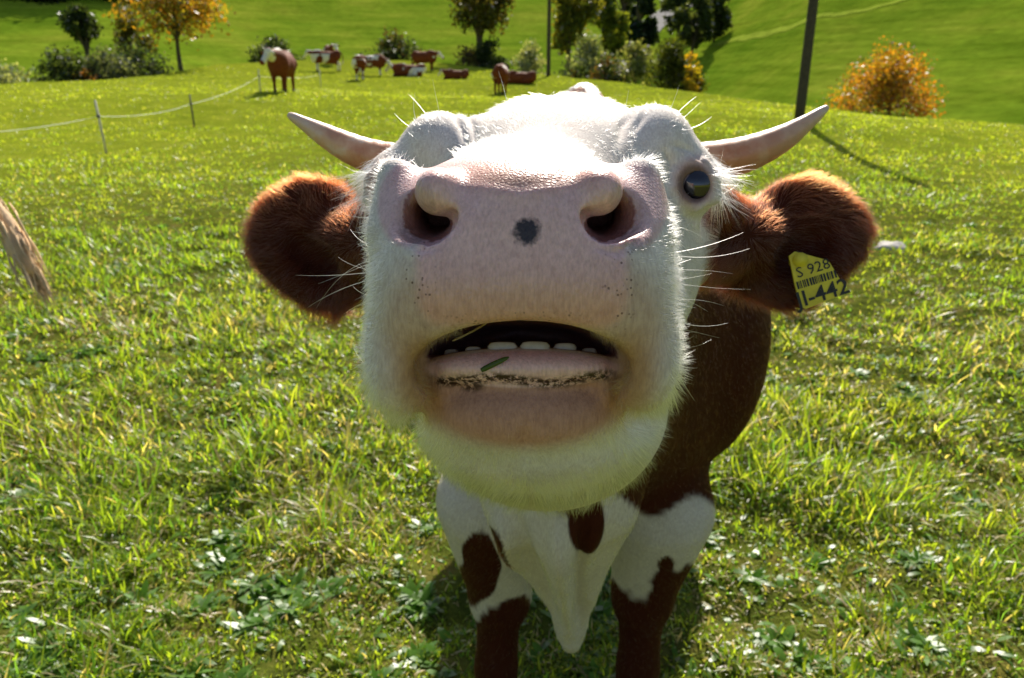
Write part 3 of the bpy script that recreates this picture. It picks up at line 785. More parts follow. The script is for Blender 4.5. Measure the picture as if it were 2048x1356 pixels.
# ------------------------------------------------------------------ the cow in front
MC = np.stack([BR, BU, BF])
def graded(segs):
    out = []
    for a, b, h in segs:
        n = max(1, int(round((b - a) / h))); out.append(np.linspace(a, b, n, endpoint=False))
    out.append([segs[-1][1]]); return np.concatenate(out)
def big_cow():
    f = Field(graded([(-0.36, -0.145, 0.0045), (-0.145, 0.21, 0.0021), (0.21, 0.46, 0.0045), (0.46, 0.8, 0.02)]),
              graded([(0.40, 0.58, 0.0023), (0.58, 0.69, 0.005), (0.69, 0.80, 0.0026), (0.80, 1.05, 0.005), (1.05, 1.55, 0.011), (1.55, 3.7, 0.024)]),
              graded([(-0.03, 0.46, 0.018), (0.46, 1.02, 0.010), (1.02, 1.20, 0.005), (1.20, 1.43, 0.0023), (1.43, 1.56, 0.005)]))
    def E(u, v, D, ru, rv, rz, k=0.02, mode='add', M=None):
        f.ell(P(u, v, D), (ru / FPX * D, rv / FPX * D, rz), MC if M is None else M, k, mode)
    px = lambda n, D: n / FPX * D
    # --- body
    f.ell((0.25, 2.15, 0.95), (0.33, 0.85, 0.37), k=0.1)
    f.ell((0.19, 1.52, 0.97), (0.27, 0.36, 0.34), k=0.10)
    f.ell((0.30, 2.85, 0.97), (0.28, 0.38, 0.32), k=0.12)
    f.ell((0.145, 1.66, 1.30), (0.055, 0.36, 0.125), k=0.08); f.ell((0.24, 2.25, 1.20), (0.12, 0.75, 0.11), k=0.1)
    f.ell((0.30, 2.95, 1.22), (0.12, 0.24, 0.09), k=0.08)
    # shoulders
    f.ell((0.375, 1.50, 0.94), (0.125, 0.22, 0.25), k=0.06); f.ell((0.055, 1.44, 0.92), (0.085, 0.20, 0.25), k=0.06)
    # neck
    f.cone(P(1110, 600, 0.92), (0.165, 1.42, 1.03), 0.130, 0.22, k=0.08)
    f.cone(P(1112, 760, 0.90), (0.14, 1.34, 0.86), 0.10, 0.20, k=0.08)
    # brisket and dewlap
    f.cone(P(1120, 960, 1.08), P(1140, 1255, 1.36), 0.112, 0.024, k=0.06, squash=(1.0, 0.8, 1.0))
    f.cone(P(1138, 1180, 1.34), P(1142, 1288, 1.36), 0.045, 0.013, k=0.035)
    f.cone(P(1050, 1000, 1.02), P(1130, 1240, 1.34), 0.035, 0.014, k=0.03)
    f.cone(P(1095, 1000, 0.965), P(1138, 1285, 1.325), 0.020, 0.012, k=0.014)
    f.cone(P(1225, 1010, 1.02), P(1152, 1255, 1.325), 0.026, 0.012, k=0.02)
    # fore legs
    for (u1, v1, D1, u2, v2, D2, u3, v3, D3, x3) in ((985, 1000, 1.45, 1000, 1190, 1.60, 992, 1330, 1.66, 0),
                                                      (1318, 1020, 1.50, 1285, 1190, 1.60, 1276, 1330, 1.66, 0)):
        a, b_, c = P(u1, v1, D1), P(u2, v2, D2), P(u3, v3, D3)
        f.cone(a, b_, 0.105, 0.058, k=0.07); f.ell(b_, (0.058, 0.062, 0.075), k=0.03); f.cone(b_, c, 0.046, 0.043, k=0.02)
        g = np.array([c[0], c[1] + 0.02, 0.11]); f.cone(c, g, 0.043, 0.05, k=0.02)
        f.ell(g + (0, -0.03, -0.055), (0.062, 0.085, 0.055), k=0.02)
    # hind legs
    for s_ in (-1, 1):
        ox = 0.32 + 0.2 * s_
        f.cone((ox, 2.95, 0.92), (ox, 2.85, 0.62), 0.20, 0.10, k=0.08); f.cone((ox, 2.85, 0.64), (ox, 3.10, 0.46), 0.10, 0.06, k=0.06)
        f.cone((ox, 3.10, 0.46), (ox, 3.06, 0.07), 0.058, 0.05, k=0.03); f.ell((ox, 3.02, 0.05), (0.06, 0.08, 0.055), k=0.02)
    f.ell((0.31, 2.75, 0.62), (0.16, 0.18, 0.13), k=0.06)
    tl = spline([(0.31, 3.18, 1.18), (0.34, 3.33, 1.1), (0.34, 3.34, 0.8), (0.34, 3.3, 0.5)], 7)
    for i in range(6): f.cone(tl[i], tl[i + 1], 0.032, 0.026 if i < 4 else 0.05, k=0.03)
    # --- skull
    E(1098, 520, 0.84, 298, 270, 0.17, 0.04)                    # cheeks
    E(1097, 355, 0.80, 255, 122, 0.10, 0.04)                    # forehead
    E(1118, 282, 0.89, 180, 84, 0.07, 0.03)                     # poll
    E(882, 312, 0.77, 84, 84, 0.05, 0.02); E(1302, 302, 0.77, 86, 88, 0.05, 0.02)   # brows
    E(1090, 805, 0.74, 240, 208, 0.14, 0.04)                    # throat latch and jaw angle
    E(1062, 865, 0.66, 205, 105, 0.09, 0.025)                    # lower jaw
    f.cone(P(1050, 450, 0.60), P(1085, 420, 0.76), px(150, 0.60), px(158, 0.76), k=0.04)   # bridge of the nose
    E(1225, 610, 0.70, 135, 190, 0.10, 0.03); E(900, 610, 0.70, 110, 190, 0.10, 0.03)
    # --- muzzle
    E(1047, 480, 0.580, 268, 178, 0.080, 0.03)
    E(835, 600, 0.565, 88, 200, 0.058, 0.03); E(1254, 595, 0.565, 88, 200, 0.058, 0.03)
    E(808, 728, 0.562, 68, 102, 0.048, 0.022); E(1280, 722, 0.562, 68, 102, 0.048, 0.022)
    f.rbox(P(1040, 525, 0.528), (px(140, 0.53), px(36, 0.53), 0.012), 0.030, MC, 0.03)      # flat nose pad
    f.rbox(P(1040, 592, 0.536), (px(165, 0.535), px(20, 0.535), 0.010), 0.028, MC, 0.03)    # upper lip
    E(1043, 430, 0.556, 216, 100, 0.064, 0.02)                                              # top edge of the pad
    # mouth cavity, then lower lip and chin in it
    E(1044, 735, 0.540, 214, 99, 0.10, 0.008, 'sub')
    E(1046, 818, 0.588, 194, 90, 0.050, 0.008)
    E(1048, 850, 0.618, 196, 82, 0.05, 0.02)
    E(1046, 734, 0.562, 204, 40, 0.029, 0.010)     # lower lip roll
    E(880, 768, 0.580, 46, 40, 0.026, 0.012); E(1214, 766, 0.580, 46, 40, 0.026, 0.012)   # lip corners meet the chin
    E(1050, 715, 0.62, 150, 24, 0.05, 0.01)                                                 # floor of the mouth
    # creases between lip lobes and chin
    f.cone(P(850, 735, 0.545), P(846, 840, 0.56), 0.007, 0.009, 0.008, 'sub'); f.cone(P(1240, 730, 0.545), P(1256, 838, 0.56), 0.007, 0.009, 0.008, 'sub')
    # nostrils: wide funnel, deep hole, and a rolled flap over it
    for s_, cx in ((-1, 878), (1, 1196)):
        k_ = lambda u: cx + s_ * u
        f.cone(P(k_(56), 362, 0.503), P(k_(52), 420, 0.503), 0.008, 0.013, 0.012, 'sub')
        f.cone(P(k_(52), 420, 0.503), P(k_(10), 452, 0.498), 0.013, 0.0125, 0.010, 'sub')
        f.cone(P(k_(10), 452, 0.498), P(k_(-20), 446, 0.500), 0.0125, 0.010, 0.008, 'sub')
        f.cone(P(k_(22), 432, 0.500), P(k_(0), 425, 0.57), 0.0150, 0.011, 0.008, 'sub')
        E(k_(2), 384, 0.506, 46, 47, 0.020, 0.010)                                         # flap
        f.cone(P(k_(88), 352, 0.545), P(k_(94), 460, 0.535), 0.012, 0.014, 0.02)            # outer rim
    # --- eyes: socket and lids
    for (u, v, s_) in ((1384, 366, 1), (785, 372, -1)):
        c = P(u + 4 * s_, v + 2, 0.7445)
        E(u - 8 * s_, v, 0.762, 62, 72, 0.034, 0.02)
        f.ell(c, (0.0202, 0.0205, 0.0202), MC, 0.003, 'sub')
        arc = [(-36, 8), (-33, -16), (-12, -34), (18, -34), (38, -10), (41, 26)]
        for i in range(5):
            a = P(u + s_ * arc[i][0], v + arc[i][1], 0.7275 + 0.002 * i); b_ = P(u + s_ * arc[i + 1][0], v + arc[i + 1][1], 0.7275 + 0.002 * (i + 1))
            f.cone(a, b_, 0.0046 + 0.0009 * i, 0.0055 + 0.0009 * i, 0.005)
        arc = [(-36, 10), (-20, 34), (10, 47), (40, 28)]
        for i in range(3):
            a = P(u + s_ * arc[i][0], v + arc[i][1], 0.7275 + 0.003 * i); b_ = P(u + s_ * arc[i + 1][0], v + arc[i + 1][1], 0.7275 + 0.003 * (i + 1))
            f.cone(a, b_, 0.0044, 0.0044, 0.005)
    # --- ears: cupped leaves
    f.cone(P(1400, 470, 0.86), P(1500, 478, 0.885), 0.050, 0.040, k=0.03); f.cone(P(800, 470, 0.86), P(700, 490, 0.885), 0.050, 0.040, k=0.03)
    for pts in ([(1500, 505, 56), (1558, 492, 96), (1606, 480, 104), (1648, 468, 78), (1676, 466, 44)], [(735, 505, 58), (676, 498, 98), (628, 488, 106), (584, 478, 84), (558, 476, 50)]):
        for u, v, ry in pts:
            E(u, v, 0.892, 62, ry + 26, 0.016, 0.02)
        (u0, v0, _), (u1, v1, _) = pts[1], pts[3]
        f.cone(P((u0 * .65 + u1 * .35), v0 + 25, 0.868), P(u1 * .8 + u0 * .2, v1 + 18, 0.868), 0.022, 0.016, 0.012, 'sub')
    V, Q = f.mesh(2)
    return V, Q
import time as _t
_t0 = _t.time()
CV, CQ = big_cow()
CN = vnormals(CV, CQ)
def crease(line, width, depth, d0, d1, taper=True):
    '''a fold pressed into (depth<0) or raised from the hide along a polyline'''
    U, W_, D_ = to_uvd(CV); best = np.full(len(CV), 1e9); tt = np.zeros(len(CV)); n = len(line) - 1
    for q in range(n):
        (a0, a1), (b0, b1) = line[q], line[q + 1]; L2 = (b0 - a0) ** 2 + (b1 - a1) ** 2
        t = np.clip(((U - a0) * (b0 - a0) + (W_ - a1) * (b1 - a1)) / L2, 0, 1)
        d = np.hypot(U - a0 - t * (b0 - a0), W_ - a1 - t * (b1 - a1)); m_ = d < best
        best = np.where(m_, d, best); tt = np.where(m_, (q + t) / n, tt)
    amp = np.exp(-(best / width) ** 2) * ((D_ > d0) & (D_ < d1))
    if taper: amp = amp * np.sin(np.clip(tt, 0.04, 0.96) * math.pi) ** 0.5
    CV[:] = CV + CN * (amp * depth)[:, None]
for ln, wd, dp in (([(1010, 1000), (1050, 1120), (1105, 1235), (1128, 1275)], 20, -0.020), ([(1180, 1000), (1172, 1120), (1160, 1230), (1152, 1275)], 20, -0.022), ([(1105, 990), (1118, 1120), (1136, 1240), (1142, 1290)], 17, 0.014),
                   ([(1240, 1040), (1210, 1130), (1178, 1210)], 26, -0.014), ([(1000, 1050), (1040, 1150)], 16, 0.012)):
    crease(ln, wd, dp, 0.93, 1.42)
for ln, wd, dp in (([(905, 222), (922, 250), (930, 290)], 7, -0.004), ([(930, 222), (945, 250), (950, 285)], 7, -0.003), ([(1262, 225), (1245, 250), (1238, 285)], 8, -0.004), ([(1290, 222), (1268, 262)], 7, -0.003),
                   ([(1330, 300), (1345, 330), (1340, 360)], 6, -0.004), ([(1345, 290), (1385, 300), (1425, 340)], 6, -0.003), ([(1365, 430), (1395, 440), (1415, 420)], 7, -0.003)):
    crease(ln, wd, dp, 0.68, 0.86)
for ln, wd, dp in (([(800, 470), (840, 500), (880, 492)], 8, -0.0022), ([(1285, 475), (1235, 505), (1190, 492)], 8, -0.0022), ([(930, 372), (1040, 392), (1150, 372)], 12, 0.0012), ([(1040, 640), (1040, 560)], 9, -0.0010),
                   ([(1048, 905), (1050, 850)], 14, -0.003)):
    crease(ln, wd, dp, 0.40, 0.64)
CN = vnormals(CV, CQ)
print('cow', len(CV), _t.time() - _t0)

# coat and skin colours, kept on the surface
CU, CW, CD = to_uvd(CV)
def el(u, v, ru, rv):
    return np.sqrt(((CU - u) / ru) ** 2 + ((CW - v) / rv) ** 2)
n1 = noise3(CV, 14.0) - 0.5; n2 = noise3(CV, 45.0) - 0.5; n3 = noise3(CV, 5.0) - 0.5
RB = np.array([0.044, 0.0095, 0.0035]); WH = np.array([0.63, 0.585, 0.53]); PK = np.array([0.73, 0.475, 0.45])
ear = ((CU < 752) | (CU > 1436)) & (CD > 0.80) & (CD < 1.02) & (CW > 300) & (CW < 640)
headm = CV[:, 1] + 0.55 * (1.25 - CV[:, 2]) < 0.985 + 0.05 * n1
headm = headm & ~((CV[:, 2] < 1.02) & (CD > 0.915 + 0.02 * n1))
chest = smooth(0.0, 14.0, (CW - (1003 + 22 * np.sin(CU * 0.035) + 30 * n1 + 0.10 * np.maximum(CU - 1300, 0) * 1.2)))
w = np.where(headm, 1.0, chest * (CV[:, 1] < 1.9))
w = np.where(~headm & (CU < 1110) & (CV[:, 1] < 1.7) & (CV[:, 2] < 1.15), 1.0, w)
patch = np.minimum(el(1172, 1045, 32, 62) + n1 * 1.4, el(1140, 1020, 14, 8))
patch = np.minimum(patch, el(966, 1120, 40, 60) + n1 * 1.6); patch = np.minimum(patch, el(1330, 1130, 26, 22) + n1 * 2)
legs = smooth(1190, 1206, CW + 110 * n1 + 40 * n2 + np.where(CU > 1200, 10, 0) + np.where(CU > 1200, smooth(1285, 1330, CU) * 40, -smooth(985, 955, CU) * -10))
w = np.where(~headm & (CV[:, 1] < 1.9), w * smooth(0.95, 1.05, patch), w)
w = np.where(~headm & (CV[:, 1] > 1.17) & (CV[:, 2] < 0.68) & (CV[:, 1] < 2.2), w * (1 - legs), w)
ridge = (CV[:, 2] > 1.36) & (np.abs(CV[:, 0] - 0.140 + 0.05 * n1) < 0.013)
w = np.where(ridge & ~headm, 1.0, w)
w = np.where(ear | ((CU > 1445) & (CW > 385) & headm), 0.0, w); w = np.where((CU < 745) & (CD > .8) & (CD < 1.02), 0.0, w)
BC = RB * (1 - w)[:, None] + WH * w[:, None]
BC = BC * (1 + 0.25 * n2)[:, None]
# bare skin of nose and lips
rb_d = np.sqrt(np.maximum(np.abs(CU - 1042) - 150, 0) ** 2 + np.maximum(np.abs(CW - 485) - 110, 0) ** 2)
skin = smooth(75, 45, rb_d + 26 * n1) * (CD < 0.60)
topcut = smooth(292, 316, CW + 20 * n1); skin = skin * topcut
rim = np.maximum(smooth(1.0, 0.82, el(812, 410, 62, 92)), smooth(1.0, 0.82, el(1278, 410, 62, 92))) * (CD < 0.60)
lip = smooth(1.0, 0.85, el(1046, 738, 206, 40)) * (CD < 0.61)
chin = smooth(1.1, 0.75, el(1048, 808, 215, 96)) * (CD < 0.63) * (CW > 745)
skin = np.maximum.reduce([skin, rim * 0.9, lip])
SK = np.repeat(PK[None], len(CV), 0) * (1 + 0.08 * n2)[:, None]
warm = smooth(470, 640, CW) * smooth(720, 660, CW); SK = SK * (1 - 0.7 * warm)[:, None] + np.array([0.58, 0.30, 0.19]) * (0.7 * warm)[:, None]
SK = np.where((rim > 0.3)[:, None], SK * 0.80, SK)
tan = smooth(1.0, 0.3, np.minimum(el(1050, 345, 240, 52), 9)); SK = SK * (1 - 0.6 * tan)[:, None] + np.array([0.46, 0.20, 0.08]) * (0.6 * tan)[:, None]
flew = np.maximum(smooth(1.1, 0.4, el(842, 680, 108, 205)), smooth(1.1, 0.4, el(1254, 680, 108, 205))) * (CD < 0.6)
corner = np.maximum(smooth(1.1, 0.3, el(838, 745, 62, 110)), smooth(1.1, 0.3, el(1262, 745, 62, 110))) * (CD < 0.62)
BC = np.where((CD < 0.64)[:, None] & headm[:, None], BC * (1 - 0.75 * flew)[:, None] + np.array([0.50, 0.32, 0.205]) * (0.75 * flew)[:, None], BC)
BC = BC * (1 - 0.7 * corner)[:, None] + np.array([0.36, 0.19, 0.075]) * (0.7 * corner)[:, None]
thr_shade = smooth(860, 960, CW) * (CD > 0.62) * (CD < 1.6) * w
BC = BC * (1 - 0.5 * thr_shade)[:, None] + np.array([0.44, 0.38, 0.27]) * (0.5 * thr_shade)[:, None]  # throat and chest white darkened: the shade there is put into the colour
BC = BC * (1 - 0.85 * chin)[:, None] + np.array([0.44, 0.20, 0.115]) * (0.85 * chin)[:, None]
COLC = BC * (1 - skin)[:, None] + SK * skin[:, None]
# inside of mouth and nostrils
inm = (el(1046, 715, 190, 80) < 1.0) & (CD > 0.556) & (CD < 0.70)
mouthm = inm.astype(float)
for s_, cx in ((-1, 878), (1, 1196)):
    nm = (el(cx + s_ * 14, 425, 60, 62) < 1.0) & (CD > 0.512) & (CD < 0.60)
    COLC = np.where(nm[:, None], np.array([0.30, 0.13, 0.10]), COLC); skin = np.where(nm, 1, skin)
COLC = np.where(inm[:, None], np.array([0.16, 0.065, 0.055]), COLC); skin = np.where(inm, 1, skin)
for (u, v) in ((1384, 366), (785, 372)):
    ey = 0.75 * smooth(1.3, 0.8, el(u + (6 if u > 1046 else -6), v, 40, 50) + 0.6 * n1) * (CD > 0.70) * (CD < 0.80)
    COLC = COLC * (1 - ey)[:, None] + np.array([0.40, 0.24, 0.18]) * ey[:, None]; skin = np.maximum(skin, ey * 0.8)
for (u, v) in ((1388, 368), (781, 374)):
    ey = 0.85 * smooth(1.08, 0.80, el(u, v, 36, 42)) * (CD > 0.70) * (CD < 0.80)
    COLC = COLC * (1 - ey)[:, None] + np.array([0.13, 0.075, 0.06]) * ey[:, None]
hoof = CV[:, 2] < 0.09; COLC = np.where(hoof[:, None], np.array([0.05, 0.04, 0.035]), COLC)

# skin and coat shader
m, nt, out = newmat('cow_hide')
b = N(nt, 'ShaderNodeBsdfPrincipled')
sk = attr(nt, 'skin').outputs['Fac']; col = attr(nt, 'Col').outputs['Color']
geo = N(nt, 'ShaderNodeNewGeometry')
def near_pt(p, r0, r1, nz=0.0, nsc=200):
    d = N(nt, 'ShaderNodeVectorMath', operation='DISTANCE'); nt.links.new(geo.outputs['Position'], d.inputs[0]); d.inputs[1].default_value = tuple(p)
    x = d.outputs['Value']
    if nz:
        a = N(nt, 'ShaderNodeMath', operation='MULTIPLY_ADD'); nt.links.new(noise_tex(nt, nsc, 4), a.inputs[0]); a.inputs[1].default_value = nz; nt.links.new(x, a.inputs[2]); x = a.outputs[0]
    mr = N(nt, 'ShaderNodeMapRange'); mr.inputs['From Min'].default_value = r1; mr.inputs['From Max'].default_value = r0
    nt.links.new(x, mr.inputs['Value']); return mr.outputs['Result']
# dark spot on the nose pad
_i = np.argmin(np.hypot(CU - 1057, CW - 462) + np.where(CD > 0.55, 1e3, 0))
SPOT = CV[_i]
col = mixrgb(nt, near_pt(SPOT, 0.0105, 0.0150, 0.009, 260), col, (0.035, 0.022, 0.022))
# fine mottling
mot = ramp(nt, noise_tex(nt, 130, 6, rough=0.65), [(0.30, (0.90, 0.86, 0.85)), (0.55, (1.0, 1.0, 1.0)), (0.75, (1.06, 1.05, 1.05))])
col = mixrgb(nt, 1.0, col, mot, 'MULTIPLY')
stk = noise_tex(nt, 520, 4, rough=0.6, vec_scale=(1, 1, 0.22))
col = mixrgb(nt, 1.0, col, ramp(nt, stk, [(0.34, (0.86, 0.83, 0.83)), (0.62, (1.07, 1.07, 1.07))]), 'MULTIPLY')
# specks of mud
vz = N(nt, 'ShaderNodeTexVoronoi'); tc = N(nt, 'ShaderNodeTexCoord'); nt.links.new(tc.outputs['Object'], vz.inputs['Vector']); vz.inputs['Scale'].default_value = 300
spk = ramp(nt, vz.outputs['Distance'], [(0.16, (1, 1, 1)), (0.30, (0, 0, 0))])
gate = ramp(nt, noise_tex(nt, 120, 3), [(0.46, (0, 0, 0)), (0.54, (1, 1, 1))])
def mul(a_, b_):
    q = N(nt, 'ShaderNodeMath', operation='MULTIPLY'); nt.links.new(a_, q.inputs[0]); nt.links.new(b_, q.inputs[1]); return q.outputs[0]
col = mixrgb(nt, mul(mul(spk, gate), attr(nt, 'speck').outputs['Fac']), col, (0.075, 0.032, 0.022))
mud = ramp(nt, noise_tex(nt, 230, 5, rough=0.75), [(0.42, (0, 0, 0)), (0.53, (1, 1, 1))])
col = mixrgb(nt, mul(mud, attr(nt, 'mud').outputs['Fac']), col, (0.042, 0.018, 0.011))
nt.links.new(col, b.inputs['Base Color'])
rr = N(nt, 'ShaderNodeMapRange'); nt.links.new(sk, rr.inputs['Value']); rr.inputs['To Min'].default_value = 0.75; rr.inputs['To Max'].default_value = 0.33
nt.links.new(rr.outputs[0], b.inputs['Roughness'])
sp = N(nt, 'ShaderNodeMapRange'); nt.links.new(sk, sp.inputs['Value']); sp.inputs['To Min'].default_value = 0.08; sp.inputs['To Max'].default_value = 0.45; nt.links.new(sp.outputs[0], b.inputs['Specular IOR Level'])
sw = N(nt, 'ShaderNodeMapRange'); nt.links.new(sk, sw.inputs['Value']); sw.inputs['To Min'].default_value = 0.0; sw.inputs['To Max'].default_value = 0.30
nt.links.new(sw.outputs[0], b.inputs['Subsurface Weight']); b.inputs['Subsurface Radius'].default_value = (1.0, 0.35, 0.2); b.inputs['Subsurface Scale'].default_value = 0.008
# pebbled, wrinkled nose skin
v2 = N(nt, 'ShaderNodeTexVoronoi'); v2.feature = 'DISTANCE_TO_EDGE'; v2.inputs['Scale'].default_value = 400
mp = N(nt, 'ShaderNodeMapping'); mp.inputs['Scale'].default_value = (1, 1, 0.55); nt.links.new(tc.outputs['Object'], mp.inputs[0]); nt.links.new(mp.outputs[0], v2.inputs['Vector'])
ad = N(nt, 'ShaderNodeMath', operation='MULTIPLY_ADD'); nt.links.new(stk, ad.inputs[0]); ad.inputs[1].default_value = 0.5; nt.links.new(v2.outputs['Distance'], ad.inputs[2])
nt.links.new(bump(nt, ad.outputs[0], 0.45, 0.0011), b.inputs['Normal'])
nt.links.new(b.outputs[0], out.inputs[0])
MAT['hide'] = m
mudw = smooth(15, 5, np.abs(CW - (763 + 5 * np.sin(CU * 0.03) - 0.0003 * (CU - 1046) ** 2 + 16 * n1))) * smooth(200, 160, np.abs(CU - 1046)) * (CD < 0.6)
mudw = np.maximum(mudw, 0.9 * smooth(1.0, 0.4, el(945, 772, 34, 16)) * (CD < 0.6))
speck = 0.8 * smooth(1.1, 0.5, np.minimum(el(838, 560, 40, 120), el(1240, 560, 42, 120))) * (CD < 0.6)
speck = np.maximum(speck, 0.6 * smooth(1.0, 0.4, el(1046, 640, 220, 30)) * (CD < 0.6))
mudw = np.maximum(mudw, 0.35 * smooth(1.0, 0.5, np.minimum(el(820, 470, 45, 25), el(1270, 480, 45, 35))) * (CD < 0.6))
mudw = np.maximum(mudw, 0.25 * smooth(1.0, 0.5, np.minimum(el(862, 700, 14, 30), el(1232, 690, 14, 30))) * (CD < 0.6))
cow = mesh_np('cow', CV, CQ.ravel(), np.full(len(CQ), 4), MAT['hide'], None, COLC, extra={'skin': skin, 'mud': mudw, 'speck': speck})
tag(cow, 'white faced brown cow with horns pushing her pink muzzle at us, mouth open', 'cow')

# ---- horns
m, nt, out = newmat('cow_horn')
b = N(nt, 'ShaderNodeBsdfPrincipled'); b.inputs['Roughness'].default_value = 0.38; b.inputs['Subsurface Weight'].default_value = 0.15; b.inputs['Subsurface Scale'].default_value = 0.006
hc = ramp(nt, noise_tex(nt, 22, 5), [(0.42, (0.42, 0.16, 0.07)), (0.54, (0.56, 0.31, 0.18)), (0.64, (0.64, 0.52, 0.42))])
hc = mixrgb(nt, attr(nt, 'tipf').outputs['Fac'], hc, (0.55, 0.46, 0.36))
nt.links.new(hc, b.inputs['Base Color']); nt.links.new(bump(nt, noise_tex(nt, 30, 4, vec_scale=(4, 1, 1)), 0.25, 0.003), b.inputs['Normal']); nt.links.new(b.outputs[0], out.inputs[0])
MAT['horn'] = m
for pts in ([(850, 330, .85, 36), (790, 322, .85, 35), (735, 310, .85, 33), (690, 292, .845, 29), (645, 268, .84, 22), (605, 245, .835, 13), (586, 234, .833, 9), (577, 229, .833, 5)],
            [(1350, 328, .85, 40), (1400, 324, .85, 38), (1470, 314, .85, 37), (1520, 298, .845, 33), (1570, 274, .84, 26), (1615, 244, .835, 16), (1642, 224, .833, 10), (1655, 214, .833, 5)]):
    cp = spline([np.append(P(u, v, D), r / FPX * D) for u, v, D, r in pts], 40)
    cp[:, 3] *= 1 + 0.02 * np.sin(np.arange(40) * 2.1) * np.linspace(1, 0, 40)
    V, F, L = tube(cp[:, :3], np.maximum(cp[:, 3], 0.001), 28)
    mesh_np('horn', V, F, L, MAT['horn'], cow, extra={'tipf': np.repeat(np.linspace(0, 1, 40) ** 2, 28)})

# ---- eyes
m, nt, out = newmat('cow_eye')
b = N(nt, 'ShaderNodeBsdfPrincipled'); b.inputs['Roughness'].default_value = 0.06; b.inputs['Base Color'].default_value = (0.012, 0.010, 0.014, 1); b.inputs['Coat Weight'].default_value = 0.6
b.inputs['Coat Roughness'].default_value = 0.03
nt.links.new(b.outputs[0], out.inputs[0]); MAT['eye'] = m
MAT['sclera'] = simple_mat('eye_white', (0.20, 0.17, 0.18), 0.2, 60, 0.3)
def uvsphere(c, r, M, nu=24, nv=16, e0=0.0, e1=math.pi):
    V = []; F = []; L = []
    for i in range(nv + 1):
        e = e0 + (e1 - e0) * i / nv
        for j in range(nu):
            a = 2 * math.pi * j / nu
            V.append(c + r * (math.sin(e) * math.cos(a) * M[0] + math.sin(e) * math.sin(a) * M[1] + math.cos(e) * M[2]))
    for i in range(nv):
        for j in range(nu): F += [i * nu + j, i * nu + (j + 1) % nu, (i + 1) * nu + (j + 1) % nu, (i + 1) * nu + j]; L.append(4)
    return V, F, L
for (u, v, s_) in ((1384, 366, 1), (785, 372, -1)):
    c = P(u + 4 * s_, v + 2, 0.7445)
    V, F, L = uvsphere(c, 0.0195, MC); e = mesh_np('eye', V, F, L, MAT['sclera'], cow)
    ax = -BF * 0.70 + BR * s_ * 0.50 - BU * 0.42; ax /= np.linalg.norm(ax)
    t1 = np.cross(ax, BU); t1 /= np.linalg.norm(t1)
    V, F, L = uvsphere(c + ax * 0.0008, 0.0195, np.stack([t1, np.cross(ax, t1), ax]), 24, 12, 0.0, 1.32); mesh_np('iris', V, F, L, MAT['eye'], e)

# ---- lower front teeth, grass caught at the lip
MAT['tooth'] = simple_mat('tooth_enamel', (0.50, 0.46, 0.36), 0.25, 120, 0.2)
for k, (u, hwp, vt) in enumerate(((903, 16, 698), (947, 18, 693), (1005, 31, 684), (1070, 31, 683), (1130, 24, 686), (1178, 17, 696))):
    D = 0.553 + 0.00002 * (u - 1046) ** 2 / 20
    c = P(u, vt + 11, D); hw = hwp / FPX * D
    V = []; F = []; L = []
    rows = [(-0.016, 0.7), (-0.006, 0.86), (0.0008, 0.98), (0.0032, 0.80), (0.0040, 0.45)]
    for z_, w_ in rows:
        for a in range(10):
            t = 2 * math.pi * a / 10
            V.append(c + BR * hw * w_ * math.copysign(abs(math.cos(t)) ** 0.6, math.cos(t)) + BF * 0.0035 * w_ * math.sin(t) + BU * z_)
    for i in range(4):
        for j in range(10): F += [i * 10 + j, i * 10 + (j + 1) % 10, (i + 1) * 10 + (j + 1) % 10, (i + 1) * 10 + j]; L.append(4)
    F += list(range(40, 50)); L.append(10)
    mesh_np('tooth', V, F, L, MAT['tooth'], cow)
def grass_bit(name, label, a, b_, mid, wd, col_):
    pts = spline([a, mid, b_], 7); T = pts[-1] - pts[0]; S = np.cross(T, BF); S /= np.linalg.norm(S)
    ww = wd * np.array([0.7, 1, 1, 1, .9, .7, .25])[:, None]; th = BF * 0.0004
    V = np.concatenate([pts - S * ww - th, pts + S * ww - th, pts + S * ww + th, pts - S * ww + th]); F = []; L = []
    for i in range(6):
        for q in range(4):
            r_ = (q + 1) % 4; F += [q * 7 + i, r_ * 7 + i, r_ * 7 + i + 1, q * 7 + i + 1]; L.append(4)
    F += [0, 7, 14, 21, 6, 27, 20, 13]; L += [4, 4]
    o = mesh_np(name, V, F, L, simple_mat(name + '_mat', col_, 0.5, 90, 0.3)); tag(o, label, 'grass blade'); return o
def lipD(u, v, dmax=0.6):
    q = np.hypot(CU - u, CW - v) + np.where(CD > dmax, 1e4, 0); return CD[np.argmin(q)]
dl = lipD(990, 730)
grass_bit('grass_blade', 'short green grass blade stuck on the lower lip of the horned cow', P(962, 741, lipD(962, 741) - .001), P(1018, 714, lipD(1018, 718) - .002), P(992, 726, dl - .0025), 0.0019, (0.05, 0.085, 0.012))
grass_bit('straw', 'thin yellow straw hanging inside the open mouth of the horned cow', P(905, 682, 0.556), P(988, 636, lipD(988, 632) + .004), P(950, 660, 0.556), 0.0007, (0.42, 0.33, 0.14))

